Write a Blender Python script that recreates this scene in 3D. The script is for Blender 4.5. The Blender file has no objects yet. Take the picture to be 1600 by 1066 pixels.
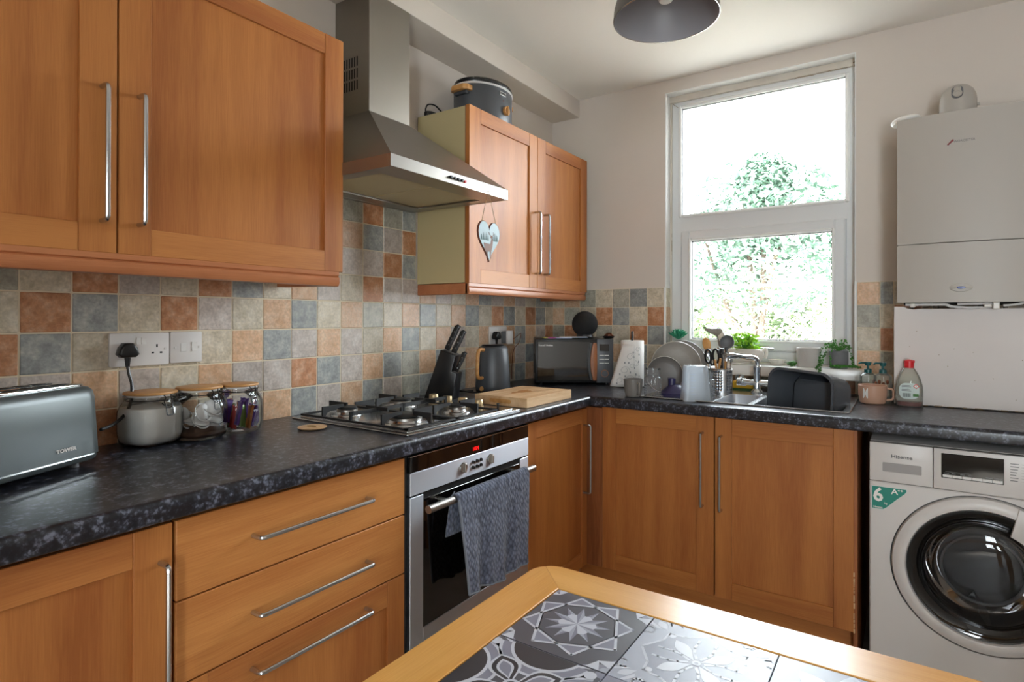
import bpy, bmesh, math, random
from math import sin, cos, pi, radians
from mathutils import Matrix, Vector, noise
random.seed(7)
C = bpy.context.scene.collection
SC = bpy.context.scene

# ---------------------------------------------------------------- camera
cam_d = bpy.data.cameras.new('camera')
cam = bpy.data.objects.new('camera', cam_d)
C.objects.link(cam)
cam_d.sensor_width = 36.0
cam_d.lens = 916.9 / 1600 * 36.0
cam_d.shift_y = -(533 - 494.97) / 1600
cam_d.clip_start = 0.02
cam_d.clip_end = 200
yaw, pit, rol = 0.5935, 0.0029, 0.0020
Fd = Vector((-sin(yaw) * cos(pit), cos(yaw) * cos(pit), sin(pit)))
Rt = Vector((cos(yaw), sin(yaw), 0))
Up = Rt.cross(Fd)
R2 = Rt * cos(rol) + Up * sin(rol)
U2 = Up * cos(rol) - Rt * sin(rol)
CAM = Vector((1.748, -3.0174, 1.2435))
cam.matrix_world = Matrix(((R2.x, U2.x, -Fd.x, CAM.x), (R2.y, U2.y, -Fd.y, CAM.y), (R2.z, U2.z, -Fd.z, CAM.z), (0, 0, 0, 1)))
SC.camera = cam

# ---------------------------------------------------------------- world, lights, exposure
SKY = 32.0
w = bpy.data.worlds.new('overcast_sky')
SC.world = w
w.use_nodes = True
nt = w.node_tree
bg = nt.nodes['Background']
tc = nt.nodes.new('ShaderNodeTexCoord')
sp = nt.nodes.new('ShaderNodeSeparateXYZ')
cr = nt.nodes.new('ShaderNodeValToRGB')
cr.color_ramp.elements[0].position = 0.0
cr.color_ramp.elements[0].color = (0.90, 0.95, 1.0, 1)
cr.color_ramp.elements[1].position = 0.9
cr.color_ramp.elements[1].color = (0.84, 0.92, 1.0, 1)
nt.links.new(tc.outputs['Generated'], sp.inputs[0])
nt.links.new(sp.outputs['Z'], cr.inputs[0])
nt.links.new(cr.outputs[0], bg.inputs[0])
bg.inputs[1].default_value = SKY

def area(name, loc, rot, sx, sy, power, col=(1, 1, 1), portal=False):
    l = bpy.data.lights.new(name, 'AREA')
    l.shape = 'RECTANGLE'
    l.size = sx
    l.size_y = sy
    l.energy = power
    l.color = col
    if portal:
        l.cycles.is_portal = True
    o = bpy.data.objects.new(name, l)
    C.objects.link(o)
    o.location = loc
    o.rotation_euler = rot
    return o

# hazy sun high behind the house; it falls on the patio and bushes outside, not through the kitchen window
sun = bpy.data.lights.new('sun', 'SUN')
sun.energy = 90.0
sun.angle = radians(12)
sun.color = (1.0, 0.97, 0.93)
so_ = bpy.data.objects.new('sun', sun)
C.objects.link(so_)
so_.rotation_euler = (radians(38), 0, radians(25))

# sky portals in the kitchen window and in the added, unseen glazed door behind the camera
area('window_portal', (1.12, 0.14, 1.74), (radians(-90), 0, 0), 0.84, 1.34, 1, portal=True)
area('fill_door_portal', (2.575, -4.76, 1.15), (radians(90), 0, 0), 0.65, 1.9, 1, portal=True)

SC.view_settings.view_transform = 'Standard'
SC.view_settings.look = 'None'
SC.view_settings.exposure = 0.0
SC.view_settings.gamma = 1.0
SC.view_settings.use_curve_mapping = False
cy = SC.cycles
cy.use_denoising = True
cy.max_bounces = 10
cy.diffuse_bounces = 6
cy.glossy_bounces = 5
cy.transmission_bounces = 8
cy.transparent_max_bounces = 24
cy.caustics_reflective = False
cy.caustics_refractive = False
cy.sample_clamp_indirect = 8.0

# ---------------------------------------------------------------- materials
def srgb(h):
    r = []
    for i in (0, 2, 4):
        c = int(h[i:i + 2], 16) / 255
        r.append(c / 12.92 if c <= 0.04045 else ((c + 0.055) / 1.055) ** 2.4)
    return tuple(r) + (1,)

M = {}
def mat(name, col, rough=0.5, metal=0.0, spec=0.5, bump=0, bscale=200, coat=0, var=0, vscale=8, sheen=0, emit=None, stretch=None, trans=0, alpha=1, sss=0):
    m = bpy.data.materials.new(name)
    m.use_nodes = True
    t = m.node_tree
    b = t.nodes['Principled BSDF']
    c = srgb(col) if isinstance(col, str) else tuple(col) + (1,)
    b.inputs['Base Color'].default_value = c
    b.inputs['Roughness'].default_value = rough
    b.inputs['Metallic'].default_value = metal
    b.inputs['Specular IOR Level'].default_value = spec
    b.inputs['Coat Weight'].default_value = coat
    b.inputs['Sheen Weight'].default_value = sheen
    b.inputs['Transmission Weight'].default_value = trans
    if emit:
        b.inputs['Emission Color'].default_value = srgb(emit[0])
        b.inputs['Emission Strength'].default_value = emit[1]
    if var or bump:
        co = t.nodes.new('ShaderNodeTexCoord')
        src = co.outputs['Object']
        if stretch:
            mp = t.nodes.new('ShaderNodeMapping')
            mp.inputs['Scale'].default_value = stretch
            t.links.new(src, mp.inputs[0])
            src = mp.outputs[0]
    if var:
        n = t.nodes.new('ShaderNodeTexNoise')
        n.inputs['Scale'].default_value = vscale
        n.inputs['Detail'].default_value = 6
        t.links.new(src, n.inputs['Vector'])
        r = t.nodes.new('ShaderNodeValToRGB')
        r.color_ramp.elements[0].position = 0.3
        r.color_ramp.elements[1].position = 0.7
        r.color_ramp.elements[0].color = tuple(x * (1 - var) for x in c[:3]) + (1,)
        r.color_ramp.elements[1].color = tuple(min(1, x * (1 + var * .8)) for x in c[:3]) + (1,)
        t.links.new(n.outputs['Fac'], r.inputs[0])
        t.links.new(r.outputs[0], b.inputs['Base Color'])
    if bump:
        n2 = t.nodes.new('ShaderNodeTexNoise')
        n2.inputs['Scale'].default_value = bscale
        n2.inputs['Detail'].default_value = 3
        t.links.new(src, n2.inputs['Vector'])
        bp = t.nodes.new('ShaderNodeBump')
        bp.inputs['Strength'].default_value = bump
        bp.inputs['Distance'].default_value = 0.002
        t.links.new(n2.outputs['Fac'], bp.inputs['Height'])
        t.links.new(bp.outputs[0], b.inputs['Normal'])
    M[name] = m
    return m

def glass(name, tint=(1, 1, 1), refl=1.0, rough=0.0, milky=0.0, milk=(1, 1, 1)):
    """clear glass: lets light straight through, mirrors more at grazing angles"""
    m = bpy.data.materials.new(name)
    m.use_nodes = True
    t = m.node_tree
    t.nodes.clear()
    out = t.nodes.new('ShaderNodeOutputMaterial')
    tr = t.nodes.new('ShaderNodeBsdfTransparent')
    tr.inputs[0].default_value = tuple(tint) + (1,)
    gl = t.nodes.new('ShaderNodeBsdfGlossy')
    gl.inputs['Roughness'].default_value = rough
    fr = t.nodes.new('ShaderNodeFresnel')
    fr.inputs[0].default_value = 1.45
    mu = t.nodes.new('ShaderNodeMath')
    mu.operation = 'MULTIPLY'
    mu.inputs[1].default_value = refl
    t.links.new(fr.outputs[0], mu.inputs[0])
    base = tr.outputs[0]
    if milky:
        df = t.nodes.new('ShaderNodeBsdfTranslucent')
        df.inputs[0].default_value = tuple(milk) + (1,)
        d2 = t.nodes.new('ShaderNodeBsdfDiffuse')
        d2.inputs[0].default_value = tuple(milk) + (1,)
        ms = t.nodes.new('ShaderNodeMixShader')
        t.links.new(df.outputs[0], ms.inputs[1])
        t.links.new(d2.outputs[0], ms.inputs[2])
        mm = t.nodes.new('ShaderNodeMixShader')
        mm.inputs[0].default_value = milky
        t.links.new(tr.outputs[0], mm.inputs[1])
        t.links.new(ms.outputs[0], mm.inputs[2])
        base = mm.outputs[0]
    mx = t.nodes.new('ShaderNodeMixShader')
    t.links.new(mu.outputs[0], mx.inputs[0])
    t.links.new(base, mx.inputs[1])
    t.links.new(gl.outputs[0], mx.inputs[2])
    t.links.new(mx.outputs[0], out.inputs[0])
    M[name] = m
    return m

def wood(name, dark, light, axis, rough=0.46, scale=1.0, coat=0.0, streak=1.0):
    """straight-grained wood, grain along the given axis"""
    m = bpy.data.materials.new(name)
    m.use_nodes = True
    t = m.node_tree
    b = t.nodes['Principled BSDF']
    co = t.nodes.new('ShaderNodeTexCoord')
    mp = t.nodes.new('ShaderNodeMapping')
    s = [7 * scale] * 3
    s[axis] = 0.55 * scale
    mp.inputs['Scale'].default_value = s
    t.links.new(co.outputs['Object'], mp.inputs[0])
    n = t.nodes.new('ShaderNodeTexNoise')
    n.inputs['Scale'].default_value = 1.6
    n.inputs['Detail'].default_value = 5
    n.inputs['Distortion'].default_value = 0.6
    t.links.new(mp.outputs[0], n.inputs['Vector'])
    mp2 = t.nodes.new('ShaderNodeMapping')
    s = [210 * scale] * 3
    s[axis] = 7 * scale
    mp2.inputs['Scale'].default_value = s
    t.links.new(co.outputs['Object'], mp2.inputs[0])
    n2 = t.nodes.new('ShaderNodeTexNoise')
    n2.inputs['Scale'].default_value = 2
    n2.inputs['Detail'].default_value = 3
    t.links.new(mp2.outputs[0], n2.inputs['Vector'])
    ad = t.nodes.new('ShaderNodeMath')
    ad.operation = 'MULTIPLY_ADD'
    ad.inputs[1].default_value = 0.42 * streak
    t.links.new(n2.outputs['Fac'], ad.inputs[0])
    t.links.new(n.outputs['Fac'], ad.inputs[2])
    r = t.nodes.new('ShaderNodeValToRGB')
    r.color_ramp.elements[0].position = 0.52
    r.color_ramp.elements[0].color = srgb(dark)
    r.color_ramp.elements[1].position = 0.92
    r.color_ramp.elements[1].color = srgb(light)
    t.links.new(ad.outputs[0], r.inputs[0])
    t.links.new(r.outputs[0], b.inputs['Base Color'])
    b.inputs['Roughness'].default_value = rough
    b.inputs['Specular IOR Level'].default_value = 0.5 if coat else 0.36
    b.inputs['Coat Weight'].default_value = coat
    b.inputs['Coat Roughness'].default_value = 0.25
    bp = t.nodes.new('ShaderNodeBump')
    bp.inputs['Strength'].default_value = 0.08
    bp.inputs['Distance'].default_value = 0.001
    t.links.new(n2.outputs['Fac'], bp.inputs['Height'])
    t.links.new(bp.outputs[0], b.inputs['Normal'])
    M[name] = m
    return m

BD, BL = 'A66230', 'C68444'
wood('beech_z', '9A5A2C', 'B9783E', 2)
wood('beech_y', 'AC6A36', 'CA8B4D', 1)
wood('beech_rail', '9E5D2F', 'BC7C42', 1)
wood('beech_x', '9E5E2E', 'BC7C40', 0)
wood('pelmet_y', 'A0603C', 'B87850', 1, rough=0.35)
wood('table_y', 'D0913E', 'E4AE62', 1, rough=0.3, coat=0.35)
wood('table_x', 'D0913E', 'E4AE62', 0, rough=0.3, coat=0.35)
wood('bamboo', 'B07A42', 'D2A064', 1, rough=0.4, scale=2)
wood('board', 'BF9468', 'E2C29A', 1, rough=0.5, scale=2.2)
wood('walnut', '7A4526', 'A86A40', 2, rough=0.4, scale=2)
mat('painted_wall', 'D3CAC1', 0.85, bump=0.12, bscale=60, var=0.03, vscale=2)
mat('ceiling_paint', 'F0ECE6', 0.9, bump=0.1, bscale=50)
mat('white_gloss', 'E6E6E4', 0.25)
mat('upvc', 'DADCDD', 0.3)
mat('aged_upvc', 'CFC8BC', 0.45, var=0.12, vscale=9)
mat('seal_black', '1A1A1C', 0.6)
mat('sealant_brown', '8A7458', 0.8, var=0.3, vscale=60)
mat('floor_vinyl', 'B4AEA6', 0.5, var=0.2, vscale=5)
mat('carcass', 'BCAC82', 0.45, bump=0.05, bscale=300)
mat('dark_gap', '17130F', 0.8)
mat('steel', 'BEC2C8', 0.42, 1.0, bump=0.04, bscale=40, stretch=(1, 60, 1))
mat('steel_hood', '98928A', 0.38, 1.0, bump=0.04, bscale=40, stretch=(1, 60, 1))
mat('steel_bright', 'C4C6C8', 0.22, 1.0)
mat('steel_y', 'A6A29C', 0.36, 1.0, bump=0.05, bscale=8, stretch=(1, 1, 60))
mat('chrome', 'D8DADC', 0.07, 1.0)
mat('dark_metal', '3A3A3C', 0.4, 0.8)
mat('cast_iron', '141415', 0.5, bump=0.1, bscale=300)
mat('black_glass', '0B0908', 0.04, spec=0.6)
mat('black_plastic', '111113', 0.35)
mat('black_satin', '18181A', 0.28)
mat('grey_paint', '5C6364', 0.33, 0.25, bump=0.02, bscale=400)
mat('slate_paint', '4A4D52', 0.42, 0.1)
mat('mid_grey', '6B6D70', 0.5)
mat('white_plastic', 'DCDAD8', 0.4)
mat('appliance_white', 'D3CFCC', 0.35)
mat('boiler_white', 'B0AAA2', 0.45)
mat('board_white', 'D9D2CE', 0.55, var=0.04, vscale=4)
mat('soft_white', 'EDEBE6', 0.7)
mat('red', 'D3202A', 0.35)
mat('teal', '0E8272', 0.4)
mat('pump_teal', '0D4F50', 0.35)
mat('navy', '2A2850', 0.3)
mat('blue_badge', '2B3C86', 0.3)
mat('maroon', '7A2A2C', 0.3)
mat('stone_grey', '8E8880', 0.45, var=0.05, vscale=80)
mat('plate_rim', 'C9C3BA', 0.35)
mat('plate_dark', '5F5A56', 0.4)
mat('mug_grey', '77736F', 0.4)
mat('mug_pink', 'C49A82', 0.35)
mat('cream_ceramic', 'E2DCD2', 0.35)
mat('concrete', 'BDB9B4', 0.8, bump=0.5, bscale=220)
mat('concrete_band', '6E6F72', 0.8, bump=0.5, bscale=220)
mat('paper', 'ECEBE8', 0.8, bump=0.15, bscale=150)
mat('print_grey', '8F9396', 0.8)
mat('sugar', 'F2F0EC', 0.85, bump=0.3, bscale=500)
mat('bag_white', 'CFCDCC', 0.5)
mat('tea_brown', '5A3D2A', 0.8)
mat('purple_foil', '4A2A70', 0.3, 0.3)
mat('orange_foil', 'A8642C', 0.35, 0.2)
mat('green_foil', '5F7A3C', 0.35, 0.2)
mat('red_foil', '8F2F2C', 0.35, 0.2)
mat('leaf_lime', '9CD02C', 0.5)
mat('leaf_green', '3E7A2A', 0.5, var=0.3, vscale=40)
mat('leaf_teal', '1E8A66', 0.45)
mat('leaf_out', '3E5646', 0.6, var=0.3, vscale=1.2)
mat('leaf_out_light', '4C5C3C', 0.6, var=0.3, vscale=1.5)
mat('twig_pale', '8A7C68', 0.8)
mat('bark', '3B3026', 0.9, bump=0.5, bscale=40)
mat('grass_ground', '7E9A60', 0.9, var=0.3, vscale=3)
mat('patio', 'D0CCC4', 0.9, var=0.1, vscale=3)
mat('soil', '3B2A1E', 0.95)
mat('yellow', 'D0A11C', 0.6)
mat('sponge_green', '35532A', 0.9)
mat('scouring', '9AA0A0', 0.6)
mat('towel', '5E6572', 0.95, bump=0.9, bscale=260, sheen=0.3, var=0.22, vscale=120)
mat('towel_edge', '767D8A', 0.95, sheen=0.3)
mat('led_red', 'FF2020', 0.5, emit=('FF1010', 1.4))
mat('pink_print', 'B2208A', 0.5)
mat('paper_blue', 'B9C6E0', 0.5)
mat('tag_yellow', 'C9C83A', 0.5)
mat('string', '9A7A50', 0.8)
mat('heart_face', 'A6BBC3', 0.5, var=0.05, vscale=60)
mat('heart_edge', '6A3A22', 0.6)
mat('deer_brown', '7A5648', 0.6)
mat('fir_green', '4C6B6C', 0.6)
mat('tile_navy', '54555E', 0.35)
mat('tile_mid', '85889A', 0.35)
mat('tile_pale', 'A6ACBC', 0.35)
mat('tile_white', 'C9CEDA', 0.35)
mat('tile_dark', '35353C', 0.35)
mat('label_pale', 'C9D6D2', 0.5)
mat('oil_stain', 'B07840', 0.5)
mat('text_grey', '5A5A5C', 0.4)
mat('black', '070707', 0.6)
mat('drum', '66686C', 0.3, 0.9)
mat('filter_mesh', 'B8AC8C', 0.5, 0.3, bump=0.4, bscale=500)
mat('grout', 'DCD0B8', 0.9, bump=0.2, bscale=200)
def brushed(name, col, rough, tangent):
    m = mat(name, col, rough, 1.0)
    t = m.node_tree
    b = t.nodes['Principled BSDF']
    b.inputs['Anisotropic'].default_value = 0.85
    c = t.nodes.new('ShaderNodeCombineXYZ')
    for i in range(3):
        c.inputs[i].default_value = tangent[i]
    t.links.new(c.outputs[0], b.inputs['Tangent'])
brushed('oven_steel', 'CBD0D8', 0.42, (0, 0, 1))
glass('window_glass', (0.985, 1.0, 0.995), 0.8)
glass('jar_glass', (0.97, 0.98, 0.98), 0.9)
glass('bottle_glass', (0.96, 0.97, 0.98), 0.8, milky=0.14, milk=(.85, .88, .9))
glass('soap_glass', (0.96, 0.97, 0.94), 0.8, milky=0.22, milk=(.8, .82, .75))
glass('frosted', (0.86, 0.92, 0.98), 1.0, 0.2, milky=0.62, milk=(.86, .93, 1.0))
glass('porthole_glass', (0.60, 0.60, 0.61), 1.3)
glass('smoked_glass', (0.10, 0.09, 0.09), 1.6)

# towel: chunky basket weave
def towel_mat():
    m = bpy.data.materials.new('towel')
    m.use_nodes = True
    t = m.node_tree
    b = t.nodes['Principled BSDF']
    co = t.nodes.new('ShaderNodeTexCoord')
    mp = t.nodes.new('ShaderNodeMapping')
    mp.inputs['Rotation'].default_value = (radians(40), 0, 0)
    mp.inputs['Scale'].default_value = (45, 100, 64)
    t.links.new(co.outputs['Object'], mp.inputs[0])
    v = t.nodes.new('ShaderNodeTexVoronoi')
    v.inputs['Scale'].default_value = 1.0
    v.inputs['Randomness'].default_value = 0.55
    t.links.new(mp.outputs[0], v.inputs['Vector'])
    r = t.nodes.new('ShaderNodeValToRGB')
    r.color_ramp.elements[0].color = srgb('8088A0')
    r.color_ramp.elements[1].position = 0.75
    r.color_ramp.elements[1].color = srgb('3C4252')
    t.links.new(v.outputs['Distance'], r.inputs[0])
    t.links.new(r.outputs[0], b.inputs['Base Color'])
    b.inputs['Roughness'].default_value = 0.95
    b.inputs['Sheen Weight'].default_value = 0.2
    bp = t.nodes.new('ShaderNodeBump')
    bp.invert = True
    bp.inputs['Strength'].default_value = 1.0
    bp.inputs['Distance'].default_value = 0.004
    t.links.new(v.outputs['Distance'], bp.inputs['Height'])
    t.links.new(bp.outputs[0], b.inputs['Normal'])
    M['towel'] = m
towel_mat()

# worktop: near-black laminate with blue-grey crystals
def worktop_mat():
    m = bpy.data.materials.new('worktop_laminate')
    m.use_nodes = True
    t = m.node_tree
    b = t.nodes['Principled BSDF']
    co = t.nodes.new('ShaderNodeTexCoord')
    n = t.nodes.new('ShaderNodeTexNoise')
    n.inputs['Scale'].default_value = 46
    n.inputs['Detail'].default_value = 4
    n.inputs['Roughness'].default_value = 0.7
    t.links.new(co.outputs['Object'], n.inputs['Vector'])
    v = t.nodes.new('ShaderNodeTexVoronoi')
    v.inputs['Scale'].default_value = 130
    t.links.new(co.outputs['Object'], v.inputs['Vector'])
    mu = t.nodes.new('ShaderNodeMath')
    mu.operation = 'MULTIPLY_ADD'
    mu.inputs[1].default_value = -0.25
    t.links.new(v.outputs['Distance'], mu.inputs[0])
    t.links.new(n.outputs['Fac'], mu.inputs[2])
    r = t.nodes.new('ShaderNodeValToRGB')
    e = r.color_ramp.elements
    e[0].position = 0.31
    e[0].color = srgb('17181D')
    e[1].position = 0.56
    e[1].color = srgb('6A6F7E')
    k = e.new(0.42)
    k.color = srgb('2B2D36')
    t.links.new(mu.outputs[0], r.inputs[0])
    t.links.new(r.outputs[0], b.inputs['Base Color'])
    b.inputs['Roughness'].default_value = 0.3
    b.inputs['Specular IOR Level'].default_value = 0.5
    bp = t.nodes.new('ShaderNodeBump')
    bp.inputs['Strength'].default_value = 0.12
    bp.inputs['Distance'].default_value = 0.001
    t.links.new(n.outputs['Fac'], bp.inputs['Height'])
    t.links.new(bp.outputs[0], b.inputs['Normal'])
    M['worktop'] = m
worktop_mat()

def tile_mat(name, a, b_, c_):
    m = bpy.data.materials.new(name)
    m.use_nodes = True
    t = m.node_tree
    b = t.nodes['Principled BSDF']
    co = t.nodes.new('ShaderNodeTexCoord')
    oi = t.nodes.new('ShaderNodeObjectInfo')
    va = t.nodes.new('ShaderNodeVectorMath')
    va.operation = 'ADD'
    vs = t.nodes.new('ShaderNodeVectorMath')
    vs.operation = 'SCALE'
    vs.inputs['Scale'].default_value = 40
    cx = t.nodes.new('ShaderNodeCombineXYZ')
    for i in range(3):
        t.links.new(oi.outputs['Random'], cx.inputs[i])
    t.links.new(cx.outputs[0], vs.inputs[0])
    t.links.new(co.outputs['Object'], va.inputs[0])
    t.links.new(vs.outputs[0], va.inputs[1])
    n = t.nodes.new('ShaderNodeTexNoise')
    n.inputs['Scale'].default_value = 26
    n.inputs['Detail'].default_value = 8
    n.inputs['Roughness'].default_value = 0.68
    t.links.new(va.outputs[0], n.inputs['Vector'])
    r = t.nodes.new('ShaderNodeValToRGB')
    e = r.color_ramp.elements
    e[0].position = 0.34
    e[0].color = srgb(a)
    e[1].position = 0.68
    e[1].color = srgb(c_)
    k = e.new(0.5)
    k.color = srgb(b_)
    t.links.new(n.outputs['Fac'], r.inputs[0])
    n2 = t.nodes.new('ShaderNodeTexNoise')
    n2.inputs['Scale'].default_value = 120
    n2.inputs['Detail'].default_value = 4
    t.links.new(va.outputs[0], n2.inputs['Vector'])
    mr = t.nodes.new('ShaderNodeMapRange')
    mr.inputs[1].default_value = 0.35
    mr.inputs[2].default_value = 0.7
    mr.inputs[3].default_value = 0.86
    mr.inputs[4].default_value = 1.12
    t.links.new(n2.outputs['Fac'], mr.inputs[0])
    rv = t.nodes.new('ShaderNodeMapRange')
    rv.inputs[3].default_value = 0.88
    rv.inputs[4].default_value = 1.10
    t.links.new(oi.outputs['Random'], rv.inputs[0])
    mv = t.nodes.new('ShaderNodeMath')
    mv.operation = 'MULTIPLY'
    t.links.new(mr.outputs[0], mv.inputs[0])
    t.links.new(rv.outputs[0], mv.inputs[1])
    hs = t.nodes.new('ShaderNodeHueSaturation')
    t.links.new(r.outputs[0], hs.inputs['Color'])
    t.links.new(mv.outputs[0], hs.inputs['Value'])
    t.links.new(hs.outputs[0], b.inputs['Base Color'])
    b.inputs['Roughness'].default_value = 0.42
    bp = t.nodes.new('ShaderNodeBump')
    bp.inputs['Strength'].default_value = 0.3
    bp.inputs['Distance'].default_value = 0.001
    t.links.new(n2.outputs['Fac'], bp.inputs['Height'])
    t.links.new(bp.outputs[0], b.inputs['Normal'])
    M[name] = m
tile_mat('tile_C', 'B4A992', 'CABFAA', 'D8D0C0')
tile_mat('tile_L', 'ADA198', 'C2B7AE', 'D0C9C2')
tile_mat('tile_B', '858887', '9B9E9C', 'B8B8B0')
tile_mat('tile_G', '949184', 'AAA799', 'BEB9AC')
tile_mat('tile_T', 'A66E48', 'BA8560', 'D0A88C')
tile_mat('tile_P', 'C49C78', 'D2AD8C', 'DCC2A6')

# ---------------------------------------------------------------- geometry helpers
class G:
    """collects shapes into one bmesh"""
    def __init__(s):
        s.bm = bmesh.new()
        s.mi = 0
        s.X = None
    def _fin(s, faces, verts=None):
        for f in faces:
            f.material_index = s.mi
        if s.X is not None:
            vs = set()
            for f in faces:
                vs.update(f.verts)
            bmesh.ops.transform(s.bm, matrix=s.X, verts=list(vs))
        return s
    def box(s, x0, x1, y0, y1, z0, z1, bev=0.0, seg=1):
        x0, x1 = min(x0, x1), max(x0, x1)
        y0, y1 = min(y0, y1), max(y0, y1)
        z0, z1 = min(z0, z1), max(z0, z1)
        bm2 = bmesh.new()
        v = [bm2.verts.new(p) for p in ((x0, y0, z0), (x1, y0, z0), (x1, y1, z0), (x0, y1, z0), (x0, y0, z1), (x1, y0, z1), (x1, y1, z1), (x0, y1, z1))]
        for q in ((0, 3, 2, 1), (4, 5, 6, 7), (0, 1, 5, 4), (1, 2, 6, 5), (2, 3, 7, 6), (3, 0, 4, 7)):
            bm2.faces.new([v[i] for i in q])
        if bev:
            bev = min(bev, 0.49 * min(x1 - x0, y1 - y0, z1 - z0))
            bmesh.ops.bevel(bm2, geom=bm2.edges[:], offset=bev, segments=seg, profile=0.5, affect='EDGES')
        return s._merge(bm2)
    def _merge(s, bm2):
        mp = {}
        fs = []
        for v in bm2.verts:
            mp[v] = s.bm.verts.new(v.co)
        for f in bm2.faces:
            try:
                fs.append(s.bm.faces.new([mp[v] for v in f.verts]))
            except ValueError:
                pass
        bm2.free()
        return s._fin(fs)
    def prism(s, pts, axis, a, b, bev=0.0, seg=2, bevcap=True):
        """extrude a polygon given in the other two axes (cyclic order) from a to b along axis"""
        bm2 = bmesh.new()
        def P(p, t):
            if axis == 0: return (t, p[0], p[1])
            if axis == 1: return (p[0], t, p[1])
            return (p[0], p[1], t)
        lo = [bm2.verts.new(P(p, a)) for p in pts]
        hi = [bm2.verts.new(P(p, b)) for p in pts]
        bm2.faces.new(lo)
        bm2.faces.new(hi[::-1])
        n = len(pts)
        for i in range(n):
            bm2.faces.new((lo[i], hi[i], hi[(i + 1) % n], lo[(i + 1) % n]))
        bmesh.ops.recalc_face_normals(bm2, faces=bm2.faces[:])
        if bev:
            es = [e for e in bm2.edges if (e.verts[0] in lo) == (e.verts[1] in lo)]
            bmesh.ops.bevel(bm2, geom=es, offset=bev, segments=seg, profile=0.5, affect='EDGES')
        return s._merge(bm2)
    def face(s, pts):
        vs = [s.bm.verts.new(p) for p in pts]
        return s._fin([s.bm.faces.new(vs)])
    def lathe(s, prof, c=(0, 0, 0), n=32, sx=1, sy=1, closed=False, power=2.0):
        """revolve (r, z) profile about the vertical through c; power>2 squares the section"""
        rings = []
        fs = []
        for r, z in prof:
            if r < 1e-6:
                rings.append([s.bm.verts.new((c[0], c[1], c[2] + z))])
            else:
                rg = []
                for i in range(n):
                    a = 2 * pi * i / n
                    ca, sa = cos(a), sin(a)
                    k = 1.0
                    if power != 2.0:
                        k = 1 / (abs(ca) ** power + abs(sa) ** power) ** (1 / power)
                    rg.append(s.bm.verts.new((c[0] + r * ca * sx * k, c[1] + r * sa * sy * k, c[2] + z)))
                rings.append(rg)
        for A, B in zip(rings, rings[1:]):
            for i in range(n):
                j = (i + 1) % n
                if len(A) == 1 and len(B) == 1: continue
                if len(A) == 1: fs.append(s.bm.faces.new((A[0], B[j], B[i])))
                elif len(B) == 1: fs.append(s.bm.faces.new((A[i], A[j], B[0])))
                else: fs.append(s.bm.faces.new((A[i], A[j], B[j], B[i])))
        return s._fin(fs)
    def cyl(s, p0, p1, r0, r1=None, n=20, cap=True):
        r1 = r0 if r1 is None else r1
        return s.tube([p0, p1], [r0, r1], n, cap)
    def tube(s, path, r, n=10, cap=True, closed=False):
        path = [Vector(p) for p in path]
        m = len(path)
        rr = r if isinstance(r, (list, tuple)) else [r] * m
        rings = []
        up = None
        for i in range(m):
            if closed:
                d = path[(i + 1) % m] - path[i - 1]
            elif i == 0: d = path[1] - path[0]
            elif i == m - 1: d = path[-1] - path[-2]
            else: d = (path[i + 1] - path[i]).normalized() + (path[i] - path[i - 1]).normalized()
            d.normalize()
            if up is None:
                up = Vector((0, 0, 1)) if abs(d.z) < 0.9 else Vector((1, 0, 0))
            a = d.cross(up)
            if a.length < 1e-5:
                a = d.cross(Vector((0.3, 1, 0.2)))
            a.normalize()
            up = a.cross(d).normalized()
            rings.append([s.bm.verts.new(path[i] + a * cos(2 * pi * k / n) * rr[i] + up * sin(2 * pi * k / n) * rr[i]) for k in range(n)])
        fs = []
        pr = list(zip(rings, rings[1:])) + ([(rings[-1], rings[0])] if closed else [])
        for A, B in pr:
            for k in range(n):
                fs.append(s.bm.faces.new((A[k], A[(k + 1) % n], B[(k + 1) % n], B[k])))
        if cap and not closed:
            fs.append(s.bm.faces.new(rings[0][::-1]))
            fs.append(s.bm.faces.new(rings[-1]))
        return s._fin(fs)
    def ball(s, c, rx, ry=None, rz=None, u=20, v=12):
        ry = rx if ry is None else ry
        rz = rx if rz is None else rz
        prof = [(sin(pi * i / v), -cos(pi * i / v)) for i in range(v + 1)]
        prof[0] = (0, -1)
        prof[-1] = (0, 1)
        bmx = s.X
        s.X = (bmx or Matrix()) @ Matrix.Translation(c) @ Matrix.Diagonal((rx, ry, rz, 1))
        s.lathe(prof, n=u)
        s.X = bmx
        return s
    def ringplate(s, c, R, r, axis, a, b, n=48):
        """flat washer: outer R, inner r, between a and b along axis, centre c in the other two"""
        def P(q, t):
            if axis == 0: return (t, q[0], q[1])
            if axis == 1: return (q[0], t, q[1])
            return (q[0], q[1], t)
        fs = []
        rg = []
        for rad, t in ((r, a), (R, a), (R, b), (r, b)):
            rg.append([s.bm.verts.new(P((c[0] + rad * cos(2 * pi * i / n), c[1] + rad * sin(2 * pi * i / n)), t)) for i in range(n)])
        for k in range(4):
            A, B = rg[k], rg[(k + 1) % 4]
            for i in range(n):
                fs.append(s.bm.faces.new((A[i], A[(i + 1) % n], B[(i + 1) % n], B[i])))
        return s._fin(fs)

def bend(pts, rad, n=5):
    """round the inner corners of a polyline"""
    pts = [Vector(p) for p in pts]
    out = [pts[0]]
    for i in range(1, len(pts) - 1):
        a, b, c = pts[i - 1], pts[i], pts[i + 1]
        d0 = (a - b).normalized()
        d1 = (c - b).normalized()
        r = min(rad, (a - b).length * .49, (c - b).length * .49)
        p0, p1 = b + d0 * r, b + d1 * r
        for k in range(n + 1):
            t = k / n
            out.append(p0 * (1 - t) ** 2 + b * 2 * t * (1 - t) + p1 * t * t)
    out.append(pts[-1])
    return out

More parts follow.
